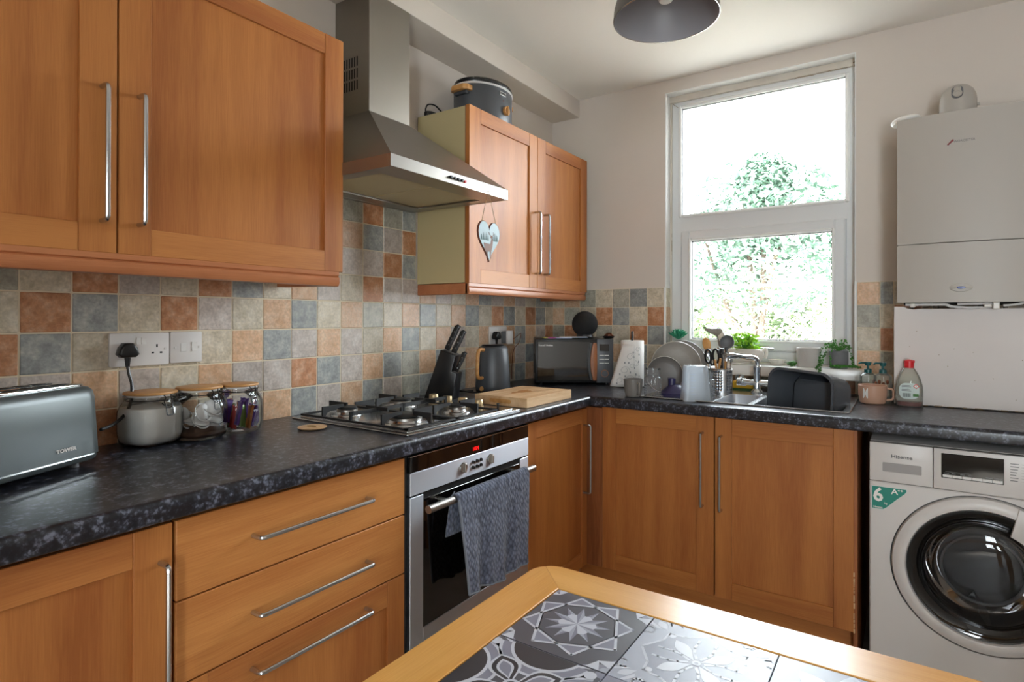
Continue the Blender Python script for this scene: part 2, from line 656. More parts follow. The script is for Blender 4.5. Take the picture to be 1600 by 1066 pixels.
def spline(pts, n=8):
    pts = [Vector(p) for p in pts]
    out = []
    for i in range(len(pts) - 1):
        p0 = pts[max(i - 1, 0)]
        p1, p2 = pts[i], pts[i + 1]
        p3 = pts[min(i + 2, len(pts) - 1)]
        for k in range(n):
            t = k / n
            out.append(0.5 * ((2 * p1) + (p2 - p0) * t + (2 * p0 - 5 * p1 + 4 * p2 - p3) * t * t + (3 * p1 - p0 - 3 * p2 + p3) * t ** 3))
    out.append(pts[-1])
    return out

def rrect(x0, x1, y0, y1, r, n=6):
    pts = []
    for cx_, cy_, a0 in ((x1 - r, y1 - r, 0), (x0 + r, y1 - r, 90), (x0 + r, y0 + r, 180), (x1 - r, y0 + r, 270)):
        for k in range(n + 1):
            a = radians(a0 + 90 * k / n)
            pts.append((cx_ + r * cos(a), cy_ + r * sin(a)))
    return pts

WM = {}
def obj(name, g, m, parent=None, label=None, world=False, kind=None, smooth=35, flip=False):
    bm = g.bm
    bmesh.ops.recalc_face_normals(bm, faces=bm.faces[:]) if not flip else None
    lim = radians(smooth)
    for e in bm.edges:
        if len(e.link_faces) == 2:
            e.smooth = e.calc_face_angle(0) < lim
    for f in bm.faces:
        f.smooth = True
    me = bpy.data.meshes.new(name)
    bm.to_mesh(me)
    bm.free()
    for mm in (m if isinstance(m, (list, tuple)) else [m]):
        me.materials.append(M[mm])
    o = bpy.data.objects.new(name, me)
    C.objects.link(o)
    if parent is not None:
        o.parent = parent
        W = WM.get(parent.name, Matrix())
        WM[o.name] = W
        if world:
            me.transform(W.inverted())
    if label: o['label'] = label
    if kind: o['kind'] = kind
    return o

def tag(o, label, cat, group=None, kind=None):
    o['label'] = label
    o['category'] = cat
    if group: o['group'] = group
    if kind: o['kind'] = kind
    return o

def thing(name, label, cat, loc=(0, 0, 0), rz=0, group=None):
    o = bpy.data.objects.new(name, None)
    C.objects.link(o)
    o.location = loc
    o.rotation_euler = (0, 0, rz)
    o.empty_display_size = 0.05
    WM[o.name] = Matrix.Translation(loc) @ Matrix.Rotation(rz, 4, 'Z')
    return tag(o, label, cat, group)

def text(s, size, parent, m, W, name='lettering', label=None, extrude=0.0004, bold=0, sx=1.0):
    """flat lettering, W is a world matrix: x along the text, z out of the surface; origin = centre"""
    cu = bpy.data.curves.new('t', 'FONT')
    cu.body = s
    cu.size = size
    cu.extrude = extrude
    cu.offset = bold
    cu.align_x = 'CENTER'
    cu.align_y = 'CENTER'
    cu.resolution_u = 2
    to = bpy.data.objects.new('t', cu)
    C.objects.link(to)
    me = bpy.data.meshes.new_from_object(to)
    bpy.data.objects.remove(to)
    bpy.data.curves.remove(cu)
    me.name = name
    me.materials.clear()
    me.materials.append(M[m])
    me.transform(Matrix.Diagonal((sx, 1, 1, 1)))
    me.transform(W)
    me.transform(WM[parent.name].inverted())
    o = bpy.data.objects.new(name, me)
    C.objects.link(o)
    o.parent = parent
    WM[o.name] = WM[parent.name]
    if label: o['label'] = label
    return o

def face_mat(o, right, up):
    """matrix whose x is right, y is up, z their cross"""
    r = Vector(right).normalized()
    u = Vector(up).normalized()
    n = r.cross(u)
    return Matrix(((r.x, u.x, n.x, o[0]), (r.y, u.y, n.y, o[1]), (r.z, u.z, n.z, o[2]), (0, 0, 0, 1)))
RX = ((0, 1, 0), (0, 0, 1))      # on a face looking towards +x
RY = ((1, 0, 0), (0, 0, 1))      # on a face looking towards -y
# ================================================================ THE ROOM
XR, YB, ZC = 3.0, -4.7, 2.5
WX0, WX1, WZ0, WZ1 = 0.686, 1.556, 1.03, 2.432       # kitchen window opening
def structure(name, g, m, **k):
    o = obj(name, g, m, **k)
    o['kind'] = 'structure'
    WM[o.name] = Matrix()
    return o
structure('floor', G().box(-.1, XR + .1, YB - .1, 0.1, -.1, 0), 'floor_vinyl')
structure('ceiling', G().box(-.1, XR + .1, YB - .1, 0.3, ZC, ZC + .1), 'ceiling_paint')
wall_l = structure('wall_left', G().box(-.1, 0, YB - .1, 0.3, 0, ZC), 'painted_wall')
structure('wall_right', G().box(XR, XR + .1, YB - .1, 0.3, 0, ZC), 'painted_wall')
g = G()
g.box(0, WX0, 0, .28, 0, ZC)
g.box(WX1, XR, 0, .28, 0, ZC)
g.box(WX0, WX1, 0, .28, 0, WZ0)
g.box(WX0, WX1, 0, .28, WZ1, ZC)
wall_f = structure('wall_far', g, 'painted_wall')
g = G()
g.box(0, 2.25, YB - .1, YB, 0, ZC)
g.box(2.9, XR, YB - .1, YB, 0, ZC)
g.box(2.25, 2.9, YB - .1, YB, 2.1, ZC)
g.box(2.25, 2.9, YB - .1, YB, 0, .2)
structure('wall_back', g, 'painted_wall')
# unseen glazed door behind the camera, added and sized to let in fill daylight
g = G()
for a, b in ((2.25, 2.33), (2.82, 2.9)):
    g.box(a, b, YB - .08, YB - .02, .2, 2.1)
for a, b in ((.2, .28), (2.02, 2.1)):
    g.box(2.25, 2.9, YB - .08, YB - .02, a, b)
d1 = structure('fill_door', g, 'upvc')
obj('pane', G().box(2.33, 2.82, YB - .054, YB - .05, .28, 2.02), 'window_glass', d1)
# boxed-in beam along the left wall
structure('trim_1', G().box(0, .18, YB, 0, 2.40, ZC, .002), 'painted_wall')

# ---------------------------------------------------------------- wall tiles
PZ, Z0 = 0.1008, 0.903
YF0 = .07
edges_y = [-0.0931 - (23 - i) * 0.1055 for i in range(-6, 25)]       # left-wall joints
edges_y = [e for e in edges_y if e < -0.02] + [-0.001]
rowsL = {  # rows above the worktop, from the first tile left of the joint at the picture's left
 5: 'GCTLCTBCPL' 'CTLLPLCPBLPLCBG',
 4: 'CTBCTLCPBC' 'PGCPBCPBCTBCTBC',
 3: 'TBCCCCPBLP' 'LCPBCPLCPCPBPLT',
 2: 'LLPLCPLLTB' 'LPBGPBCPLCPLBCP',
 1: 'PCTGPCLPBL' 'PBLGBLBPLTCBPLC',
 6: 'CPBLCLPBPC' 'LLTBLPCLBPLCPTB',
 7: 'BLTCPLCPBC' 'PBLTLPLBPCLTPBC',
 8: 'LPBCLTCPLC' 'GTGBLPCBLPCTLBP',
}
TILE_ME = {}
def tile_mesh(w_, h_, t_, k):
    key = (round(w_, 4), round(h_, 4), k)
    if key not in TILE_ME:
        g = G().box(0, t_, 0, w_, 0, h_, .0018)
        bm = g.bm
        me = bpy.data.meshes.new('tile')
        for f in bm.faces:
            f.smooth = False
        bm.to_mesh(me)
        bm.free()
        me.materials.append(M['tile_' + k])
        TILE_ME[key] = me
    return TILE_ME[key]
GAP = .0019
def tile(par, loc, rz, w_, h_, k):
    o = bpy.data.objects.new('tile', tile_mesh(w_ - 2 * GAP, h_ - 2 * GAP, .0065, k))
    C.objects.link(o)
    o.parent = par
    j = random.uniform(-.0006, .0006)
    o.location = (loc[0] + (j if rz == 0 else 0), loc[1] + (j if rz else 0), loc[2] + GAP)
    o.rotation_euler = (0, 0, rz)
    return o
FIRST = min(range(len(edges_y)), key=lambda i: abs(edges_y[i] - (-0.0931 - 23 * 0.1055)))   # joint seen at u=27
hood0, hood1 = -1.83, -1.17
for i in range(len(edges_y) - 1):
    y0, y1 = edges_y[i], edges_y[i + 1]
    if y1 - y0 < .02: continue
    c = i - FIRST + 1
    for r in range(1, 9):
        z0 = Z0 + (r - 1) * PZ
        if r > 5 and not (y1 > hood0 and y0 < hood1): continue
        a, b = y0, y1
        if r > 5:
            a, b = max(y0, hood0 + .0), min(y1, hood1 + .0)
        row = rowsL[r]
        k = row[c % len(row)] if c >= 0 else random.choice('CLPBT')
        tile(wall_l, (0.002, a + GAP, z0), 0, b - a, PZ, k)
# grout bed
obj('grout_bed', G().box(0, .0062, edges_y[0], 0, .90, Z0 + 5 * PZ).box(0, .0062, hood0, hood1, Z0 + 5 * PZ, Z0 + 8 * PZ), 'grout', wall_l)
exF = [0, .0859] + [.0859 + .1011 * i for i in range(1, 6)] + [WX0]
rowsF = {5: 'CPGCGBC', 4: 'PGCTBCT', 3: 'GTCGCTB', 2: 'CGTCPBC', 1: 'TCGPCBP'}
def ftile(x0, x1, z0, h, k, y=0.0):
    tile(wall_f, (x0 + GAP, y - .002, z0), -pi / 2, x1 - x0, h, k)
for r, row in rowsF.items():
    for i in range(7):
        ftile(exF[i] if i else .008, exF[i + 1], Z0 + (r - 1) * PZ, PZ, row[i])
ex = [WX1 + .004, 1.648, 1.698, 1.80, 1.90, 2.0]
rowsR = {5: 'PBCLC', 4: 'GCTPC', 3: 'CTBCL', 2: 'PGCTP', 1: 'CPLBC'}
for r, row in rowsR.items():
    for i in range(3):
        ftile(ex[i], ex[i + 1], Z0 + (r - 1) * PZ, PZ, row[i])
exu = [WX0 + i * (WX1 - WX0) / 8 for i in range(9)]
for i in range(8):
    ftile(exu[i], exu[i + 1], Z0, PZ, 'BPTPGCPT'[i])
obj('grout_bed', G().box(0.006, WX0, -.0062, 0, .9, Z0 + 5 * PZ).box(WX1, 2.1, -.0062, 0, .9, Z0 + 5 * PZ).box(WX0, WX1, -.0062, 0, .9, 1.01), 'grout', wall_f)
# tiles that turn into the window reveal
def rtile(x, sgn, r, k):
    z0 = Z0 + (r - 1) * PZ
    z1 = z0 + PZ
    z0 = max(z0, WZ0 + .006)
    g = G().box(x, x + sgn * .0065, .004, .066, z0 + GAP, z1 - GAP, .0015)
    obj('tile', g, 'tile_' + k, wall_f)
for r in (2, 3, 4, 5):
    rtile(WX0, 1, r, '..CBPC'[r])
    rtile(WX1, -1, r, '..CPBP'[r])
# white corner beads along the reveal and the tile edge
g = G()
for x in (WX0, WX1):
    g.box(x - .005, x + .005, -.0095, .003, .99 if x == WX0 else 1.03, Z0 + 5 * PZ + .004, .0015)
structure('trim_2', g, 'white_gloss')

# ---------------------------------------------------------------- window
# white painted reveal lining
g = G()
g.box(WX0 - .0005, WX0 + .004, -.001, YF0, Z0 + 5 * PZ, WZ1)
g.box(WX1 - .004, WX1 + .0005, -.001, YF0, Z0 + 5 * PZ, WZ1)
g.box(WX0, WX1, -.001, YF0, WZ1 - .004, WZ1 + .0005)
structure('trim_4', g, 'white_gloss')
YF = .07      # face of the frame
w1 = bpy.data.objects.new('window_1', None)
C.objects.link(w1)
w1['kind'] = 'structure'
WM['window_1'] = Matrix()
def frame_bars(x0, x1, z0, z1, t, y0, y1, bev=.004):
    """four mitred-look bars around an opening; returns G"""
    g = G()
    g.box(x0, x0 + t, y0, y1, z0, z1, bev)
    g.box(x1 - t, x1, y0, y1, z0, z1, bev)
    g.box(x0 + t * .9, x1 - t * .9, y0 + .0004, y1, z0, z0 + t, bev)
    g.box(x0 + t * .9, x1 - t * .9, y0 + .0004, y1, z1 - t, z1, bev)
    return g
# outer frame: stiles, head, transom, cill rail
fx0, fx1 = WX0 + .012, WX1 - .004
outer = G()
outer.box(fx0, .752, YF, YF + .06, WZ0, WZ1 - .01, .004)
outer.box(1.512, fx1, YF, YF + .06, WZ0, WZ1 - .01, .004)
outer.box(.74, 1.52, YF + .0005, YF + .06, 2.37, WZ1 - .01, .004)
outer.box(.74, 1.52, YF + .0005, YF + .06, 1.70, 1.792, .004)
outer.box(.74, 1.52, YF + .0005, YF + .06, WZ0, 1.085, .004)
obj('window_frame', outer, 'upvc', w1)
obj('head_strip', G().box(WX0, WX1, YF - .012, YF + .05, 2.395, WZ1, .003), 'aged_upvc', w1)
# glazing beads of the fixed light
gb = frame_bars(.736, 1.527, 1.778, 2.376, .017, YF - .010, YF + .02, .006)
obj('glazing_bead', gb, 'white_gloss', w1)
gs = frame_bars(.751, 1.512, 1.793, 2.361, .004, YF + .004, YF + .024, .0)
obj('rubber_seal', gs, 'seal_black', w1)
obj('pane', G().box(.752, 1.511, YF + .02, YF + .024, 1.794, 2.36), 'window_glass', w1)
# opening sash
sash = frame_bars(.752, 1.512, 1.085, 1.705, .047, YF - .018, YF + .04, .007)
so = obj('sash', sash, 'upvc', w1)
gb = frame_bars(.793, 1.471, 1.126, 1.664, .014, YF - .026, YF + .02, .006)
obj('glazing_bead', gb, 'white_gloss', so)
gs = frame_bars(.806, 1.458, 1.139, 1.651, .004, YF - .006, YF + .024, 0)
obj('rubber_seal', gs, 'seal_black', so)
obj('pane', G().box(.807, 1.457, YF + .012, YF + .016, 1.140, 1.650), 'window_glass', so)
hg = G()
hg.box(1.10, 1.19, YF - .028, YF - .014, 1.092, 1.112, .004, 2)
hg.tube(bend([(1.125, YF - .028, 1.102), (1.125, YF - .05, 1.102), (1.215, YF - .052, 1.098)], .01), .006, 8)
obj('window_handle', hg, 'steel_bright', so)
# brown mastic line and cracks at the frame edges
g = G()
g.box(WX0 + .0, fx0 + .002, YF - .002, YF + .01, 1.05, WZ1, 0)
g.box(fx1 - .001, WX1, YF - .002, YF + .01, 1.05, WZ1, 0)
obj('sealant', g, 'aged_upvc', w1)
g = G()
random.seed(3)
def crack(pts, t):
    for a, b in zip(pts, pts[1:]):
        g.tube([a, b], t * random.uniform(.5, 1.2), 5)
crack([(fx1 - .004, YF - .001, 2.37 - i * .03 + random.uniform(-.004, .004)) for i in range(11)], .0014)
crack([(1.30 + i * .02, YF - .014, 2.392 + random.uniform(-.002, .003)) for i in range(12)], .0015)
crack([(fx0 + .002, YF - .001, 2.40), (fx0 + .012, YF - .002, 2.388), (fx0 + .026, YF - .013, 2.376), (.735, YF - .003, 2.366)], .0016)
crack([(fx0 + .001, YF - .001, 1.70 - i * .02 + random.uniform(-.004, .004)) for i in range(7)], .0014)
crack([(WX1 - .014, YF - .013, 2.408), (WX1 - .004, YF - .013, 2.412), (WX1 - .010, YF - .013, 2.392)], .003)
obj('cracked_filler', g, 'sealant_brown', w1)
# sill board: wide white shelf
sill = structure('trim_3', G().box(WX0 - .0, WX1 + .055, -.105, YF + .02, .976, 1.024, .004, 2), 'white_gloss')
sill['label'] = 'white window sill board'
# ================================================================ FITTED UNITS
XD = .585        # front of the left-run doors
YD = -.70        # front of the sink-run doors
XU = .289        # front of the wall-cabinet doors
def handle(par, face, a, b, fixed, d, vertical=True, out=.032, r=.0052, label=None):
    """bow handle on a door. face 'x': door looks towards +x at x=d ; face 'y': door looks towards -y at y=d"""
    def P(t, o):
        if face == 'x':
            return (d + o, fixed, t) if vertical else (d + o, t, fixed)
        return (fixed, d - o, t) if vertical else (t, d - o, fixed)
    g = G().tube(bend([P(a, -.002), P(a, out), P(b, out), P(b, -.002)], .011, 5), r, 10)
    return obj('handle', g, 'steel_bright', par, world=True)

def door(par, face, a0, a1, z0, z1, d, stl, strr, rail, name='door', th=.019, panel_axis='z', no_bottom=False, label=None, chipped=False):
    """frame-and-panel door: two stiles (the door mesh) with rails and panel as sub-parts"""
    def bx(g, p0, p1, q0, q1, t0, t1, bev=.0012):
        if face == 'x': g.box(d - t1, d - t0, p0, p1, q0, q1, bev)
        else: g.box(p0, p1, d + t0, d + t1, q0, q1, bev)
        return g
    ra = 'beech_rail' if face == 'x' else 'beech_x'
    g = bx(G(), a0 + stl - .004, a1 - strr + .004, z0 + rail - .004, z1 - rail + .004, .0075, .013, 0)
    o = obj(name, g, 'beech_z' if panel_axis == 'z' else ra, par, world=True, label=label)
    for p0, p1 in ((a0, a0 + stl), (a1 - strr, a1)):
        obj('stile', bx(G(), p0, p1, z0, z1, 0, th), 'beech_z', o, world=True)
    for q0, q1 in ((z0, z0 + rail), (z1 - rail, z1)):
        g = bx(G(), a0 + stl + .0004, a1 - strr - .0004, q0, q1, .0006, th)
        obj('rail', g, ra, o, world=True)
    return o

def pelmet(par, y0, y1, x, ztop, ends=(True, True), name='pelmet'):
    prof = [(x + .004, ztop), (x + .004, ztop - .012), (x + .0, ztop - .015), (x + .006, ztop - .019), (x + .007, ztop - .034), (x + .002, ztop - .044), (x - .008, ztop - .046), (x - .014, ztop - .046), (x - .014, ztop)]
    g = G().prism(prof, 1, y0, y1)
    return obj(name, g, 'pelmet_y', par, world=True)

# --- wall cabinet, near end of the left wall
t = thing('wall_cabinet', 'large beech wall cabinet with two framed doors above the toaster', 'cabinet', (.15, -2.42, 1.385), group='wall cabinets')
g = G().box(.007, XU - .021, -3.055, -1.80, 1.388, 2.103, .001)
obj('body', g, 'carcass', t, world=True)
dr = door(t, 'x', -3.055, -2.428, 1.386, 2.105, XU, .07, .072, .062)
handle(dr, 'x', 1.455, 1.748, -2.458, XU)
dr = door(t, 'x', -2.424, -1.797, 1.386, 2.105, XU, .068, .068, .062)
handle(dr, 'x', 1.455, 1.748, -2.383, XU)
pelmet(t, -3.055, -1.812, .285, 1.386)
g = G().box(.02, .285, -3.05, -1.83, 1.366, 1.387).prism([(.02, 1.345), (.285, 1.342), (.285, 1.366), (.02, 1.366)], 1, -1.845, -1.812)
obj('underside', g, 'pelmet_y', t, world=True)

# --- wall cabinet by the corner
t = thing('wall_cabinet', 'beech wall cabinet in the corner with cream side and slow cooker on top', 'cabinet', (.15, -.64, 1.385), group='wall cabinets')
g = G().box(.007, XU - .021, -1.163, -.122, 1.388, 2.103, .001)
obj('body', g, 'carcass', t, world=True, label='cream melamine side')
g = G().box(XU - .0215, XU - .0165, -1.164, -.122, 1.388, 2.103, .0)
obj('edging', g, 'walnut', t, world=True)
dr = door(t, 'x', -1.163, -.642, 1.386, 2.106, XU, .078, .068, .06)
handle(dr, 'x', 1.455, 1.744, -.662, XU)
dr = door(t, 'x', -.638, -.122, 1.386, 2.106, XU, .076, .074, .06)
handle(dr, 'x', 1.455, 1.742, -.579, XU)
pelmet(t, -1.163, -.14, .284, 1.386)
g = G()
g.box(.007, .282, -1.163, -1.149, 1.341, 1.386, .003)
g.box(.01, .272, -.155, -.140, 1.341, 1.386, .003)
g.box(.03, .27, -1.149, -.15, 1.366, 1.387)
obj('pelmet_return', g, 'pelmet_y', t, world=True)

# --- left run base units
def carcass(par, x0, x1, y0, y1, z0=.169, z1=.864):
    g = G().box(x0, x1, y0, y1, z0, z1, .001)
    return obj('body', g, 'dark_gap', par, world=True)
t = thing('base_cabinet', 'beech base cabinet at the left edge with one tall handle', 'cabinet', (.3, -2.76, 0), group='base cabinets')
carcass(t, .01, XD - .021, -3.07, -2.449)
dr = door(t, 'x', -3.07, -2.450, .17, .853, XD, .07, .068, .066)
handle(dr, 'x', .49, .783, -2.472, XD)
obj('plinth', G().box(.50, .52, -3.07, -2.447, 0, .168, .001), 'beech_y', t, world=True)

t = thing('drawer_cabinet', 'beech unit with three drawers between the left cabinet and oven', 'cabinet', (.3, -2.135, 0))
carcass(t, .01, XD - .021, -2.445, -1.826)
for z0, z1, hz in ((.698, .853, .777), (.5345, .6945, .613)):
    g = G().box(XD - .019, XD, -2.443, -1.8265, z0, z1, .0015)
    d_ = obj('drawer', g, 'beech_y', t, world=True)
    handle(d_, 'x', -2.284, -1.966, hz, XD, vertical=False)
dr = door(t, 'x', -2.443, -1.8265, .17, .531, XD, .063, .063, .067, name='drawer', panel_axis='z', label='deep framed drawer')
handle(dr, 'x', -2.285, -1.968, .492, XD, vertical=False)
obj('plinth', G().box(.50, .52, -2.447, -1.82, 0, .168, .001), 'beech_y', t, world=True)

# --- oven
OX = .592
t = thing('built_in_oven', 'stainless steel built-in oven with black glass door under the hob', 'oven', (.3, -1.505, .3))
oy0, oy1 = -1.816, -1.192
obj('body', G().box(.02, OX - .022, oy0 + .004, oy1 - .004, .27, .855), 'dark_gap', t, world=True)
g = G().box(OX - .02, OX, oy0 + .004, oy1 - .003, .742, .806, .0012)
cp = obj('control_panel', g, 'oven_steel', t, world=True)
obj('display_strip', G().box(OX - .02, OX - .0005, oy0 + .004, oy1 - .003, .8065, .851, .001), 'black_glass', cp, world=True)
obj('top_trim', G().box(OX - .02, OX + .001, oy0 + .004, oy1 - .003, .851, .8545, .0006), 'steel_bright', cp, world=True)
text('1024', .0165, cp, 'led_red', face_mat((OX + .0004, -1.512, .823), *RX), name='clock_digits')
for y in (-1.575, -1.43):
    g = G().cyl((OX, y, .775), (OX + .004, y, .775), .0165, n=28)
    g.box(OX + .003, OX + .012, y - .0035, y + .0035, .761, .789, .0015)
    k = obj('knob', g, 'steel_y', cp, world=True)
for i in range(3):
    for j in range(2):
        y, z = -1.527 + i * .021, .783 - j * .017
        g = G().cyl((OX, y, z), (OX + .006, y, z), .0055, .0045, n=14)
        obj('button', g, 'dark_metal', cp, world=True)
g = G()
g.box(OX - .022, OX, oy0 + .004, -1.757, .276, .737, .0015)
g.box(OX - .022, OX, -1.249, oy1 - .003, .276, .737, .0015)
g.box(OX - .022, OX - .0003, -1.758, -1.248, .276, .353, .0012)
od = obj('door', g, 'oven_steel', t, world=True)
obj('glass', G().box(OX - .018, OX - .0015, -1.757, -1.249, .353, .722, .001), 'black_glass', od, world=True)
g = G()
g.box(OX - .016, OX - .006, oy0 + .006, oy1 - .006, .722, .742)
obj('vent_slot', g, 'black', od, world=True)
g = G().cyl((OX + .043, -1.785, .707), (OX + .043, -1.225, .707), .0115, n=20)
for y in (-1.69, -1.30):
    g.cyl((OX - .002, y, .707), (OX + .043, y, .707), .006, n=10)
obj('handle', g, 'steel_y', od, world=True)
text('SIEMENS', .011, od, 'print_grey', face_mat((OX - .0012, -1.503, .372), *RX), bold=.0002)
obj('side_gap', G().box(.5, OX - .012, -1.8255, -1.8135, .17, .858).box(.5, OX - .012, -1.195, -1.1865, .17, .858), 'black', t, world=True)
obj('base_panel', G().box(XD - .019, XD, -1.815, -1.19, .17, .268, .001), 'beech_y', t, world=True)

# --- tea towel over the oven handle
def towel():
    g = G()
    nx, nz = 44, 60
    y0, y1 = -1.672, -1.283
    hx, hz, R = OX + .043, .707, .0145
    Lf, Lb = .30, .11
    front, back = [], []
    tot = Lf + pi * R + Lb
    V = []
    for j in range(nz + 1):
        s_ = tot * j / nz
        row = []
        for i in range(nx + 1):
            u = i / nx
            y = y0 + (y1 - y0) * u
            if s_ < Lf:
                dz = Lf - s_
                x, z = hx + R, hz - dz
                k = dz / Lf
                fold = .009 * sin(u * 15 + 1.0) * k + .006 * sin(u * 31 + 2 + k * 2) * k * k
                x += fold + .008 * k + .002
                y += .034 * k * (1 - u * .95) * 1.1 - .02 * k * u
                z += .006 * sin(u * 7 + 1) * k - .010 * (u - .5) * k
            elif s_ < Lf + pi * R:
                a = (s_ - Lf) / R
                x, z = hx + R * cos(a), hz + R * sin(a)
            else:
                dz = s_ - Lf - pi * R
                k = dz / Lb
                x, z = hx - R - .003 * k + .004 * sin(u * 12) * k, hz - dz
                y -= .018 * k
            n_ = noise.noise((u * 40, s_ * 160, 3)) * .0012
            row.append(g.bm.verts.new((x + n_, y, z)))
        V.append(row)
    for j in range(nz):
        for i in range(nx):
            g.bm.faces.new((V[j][i], V[j][i + 1], V[j + 1][i + 1], V[j + 1][i]))
    return g
t = thing('tea_towel', 'grey woven tea towel hung over the oven door handle', 'towel', (OX + .043, -1.48, .72))
g = towel()
o = obj('cloth', g, 'towel', t, world=True)
so_ = o.modifiers.new('thickness', 'SOLIDIFY')
so_.thickness = .004
so_.offset = 0
def edge_path(u):
    pts = []
    for k in [i / 14 for i in range(15)]:
        x = OX + .043 + .0145 + .009 * sin(u * 15 + 1) * k + .006 * sin(u * 31 + 2 + k * 2) * k * k + .008 * k + .003
        y = -1.672 + .389 * u + .034 * k * (1 - u * .95) * 1.1 - .02 * k * u
        z = .707 - .30 * k + .006 * sin(u * 7 + 1) * k - .010 * (u - .5) * k
        pts.append((x, y, z))
    return pts
g = G().tube(edge_path(0.004), .0042, 6)
g.tube([edge_path(i / 24)[-1] for i in range(25)], .0032, 6)
obj('hem', g, 'towel_edge', t, world=True)
g = G().tube(bend([(OX + .040, -1.668, .722), (OX + .05, -1.678, .735), (OX + .046, -1.684, .722)], .005), .0014, 6)
obj('hanging_loop', g, 'towel_edge', t, world=True)

# --- corner base unit
t = thing('corner_cabinet', 'narrow beech base cabinet between oven and corner', 'cabinet', (.3, -.94, 0), group='base cabinets')
carcass(t, .01, XD - .021, -1.184, -.69)
dr = door(t, 'x', -1.185, -.703, .17, .853, XD, .058, .046, .062)
handle(dr, 'x', .49, .783, -.735, XD)
obj('plinth', G().box(.50, .52, -1.19, -.648, 0, .168, .001), 'beech_y', t, world=True)
obj('corner_post', G().box(XD - .01, .6545, YD, YD + .02, .17, .858, .001), 'walnut', t, world=True)

# --- sink run base unit
t = thing('sink_cabinet', 'beech double sink cabinet with two framed doors below the window', 'cabinet', (1.12, -.35, 0), group='base cabinets')
for a, b in ((.662, .680), (1.574, 1.592)):
    obj('side', G().box(a, b, YD + .021, -.05, .17, .864), 'dark_gap', t, world=True)
obj('bottom_shelf', G().box(.68, 1.574, YD + .021, -.05, .17, .188), 'dark_gap', t, world=True)
obj('back', G().box(.68, 1.574, -.05, -.042, .17, .864), 'dark_gap', t, world=True)
dr = door(t, 'y', .656, 1.1255, .172, .865, YD, .062, .067, .066)
handle(dr, 'y', .515, .799, 1.084, YD)
dr = door(t, 'y', 1.131, 1.595, .172, .865, YD, .062, .062, .066)
handle(dr, 'y', .51, .794, 1.155, YD)
# swollen, chipped veneer on the right-hand door
random.seed(11)
g = G()
z = .17
pts = []
while z < .40:
    h = random.uniform(.008, .03)
    if random.random() < .75:
        g.box(1.5935, 1.5965 + random.uniform(0, .002), YD - .0008, YD + .012, z, z + h * .8, .0008)
    z += h
x = 1.19
while x < 1.59:
    h = random.uniform(.02, .06)
    g.box(x, min(x + h * .95, 1.594), YD - .0012, YD + .014, .8645, .8665 + random.uniform(0, .0018), .0006)
    x += h
obj('chipped_edge', g, 'board', dr, world=True)
obj('plinth', G().box(.52, 1.60, YD + .055, YD + .073, 0, .168, .001), 'beech_x', t, world=True)
obj('side_panel', G().box(1.5935, 1.606, YD + .003, -.02, .0, .864, .001), 'walnut', t, world=True)

# --- worktop
WT, WB = .91, .868
SX0, SX1, SY0, SY1 = 1.085, 1.575, -.645, -.165        # sink cut-out (inner)
def nose(a, b, r=.013):
    """(distance, height) of the post-formed front"""
    return [(a, WB), (b - .006, WB)] + [(b - .006 + .006 * sin(k * pi / 8), WB + .006 - .006 * cos(k * pi / 8)) for k in range(1, 5)] + \
           [(b - r + r * cos(k * pi / 12), WT - r + r * sin(k * pi / 12)) for k in range(0, 7)] + [(a, WT)]
g = G()
XF, YF2 = .62, -.74
g.box(.0065, XF - .03, -3.1, 0 - .0065, WB, WT)
g.prism(nose(XF - .03, XF), 1, -3.1, YF2)
# far run, front strip, then pieces round the sink
g.prism([(YF2 + (XF - p[0]), p[1]) for p in nose(XF - .03, XF)], 0, XF - .013, 2.7)
y_ = YF2 + .03
g.box(XF - .03, SX0, y_, -.0065, WB, WT)
g.box(SX1, 2.7, y_, -.0065, WB, WT)
g.box(SX0, SX1, y_, SY0, WB, WT)
g.box(SX0, SX1, SY1, -.0065, WB, WT)
wt = obj('worktop', g, 'worktop')
tag(wt, 'dark speckled L-shaped worktop running along both walls', 'worktop')

# --- gas hob
HX0, HX1, HY0, HY1 = .055, .585, -1.815, -1.235
mat('knob_gold', 'C2AE8A', 0.38, 0.9)
t = thing('gas_hob', 'stainless gas hob with four burners and black pan supports', 'hob', (.32, -1.525, .91))
g = G()
g.prism(rrect(HX0, HX1, HY0, HY1, .008), 2, .9105, .9155, .0015)
g.prism(rrect(HX0 + .02, HX1 - .02, HY0 + .02, HY1 - .02, .006), 2, .915, .9185, .0015)
obj('hob_plate', g, 'steel_bright', t, world=True)
burn = [(.185, -1.69, .034), (.455, -1.69, .05), (.185, -1.44, .040), (.455, -1.44, .03)]
for x, y, r in burn:
    g = G()
    g.lathe([(0, 0), (r * 1.55, 0), (r * 1.5, .003), (r * 1.12, .006), (r, .012), (0, .012)], (x, y, .918), 32)
    b = obj('burner', g, 'steel_bright', t, world=True)
    g = G().lathe([(r * .9, 0), (r, .0), (r * 1.0, .007), (r * .92, .009), (0, .009)], (x, y, .9305), 32)
    obj('burner_ring', g, 'steel_y', b, world=True)
    g = G().lathe([(r * .94, 0), (r * .96, .004), (r * .85, .007), (0, .0075)], (x, y, .940), 32)
    obj('burner_cap', g, 'cast_iron', b, world=True)
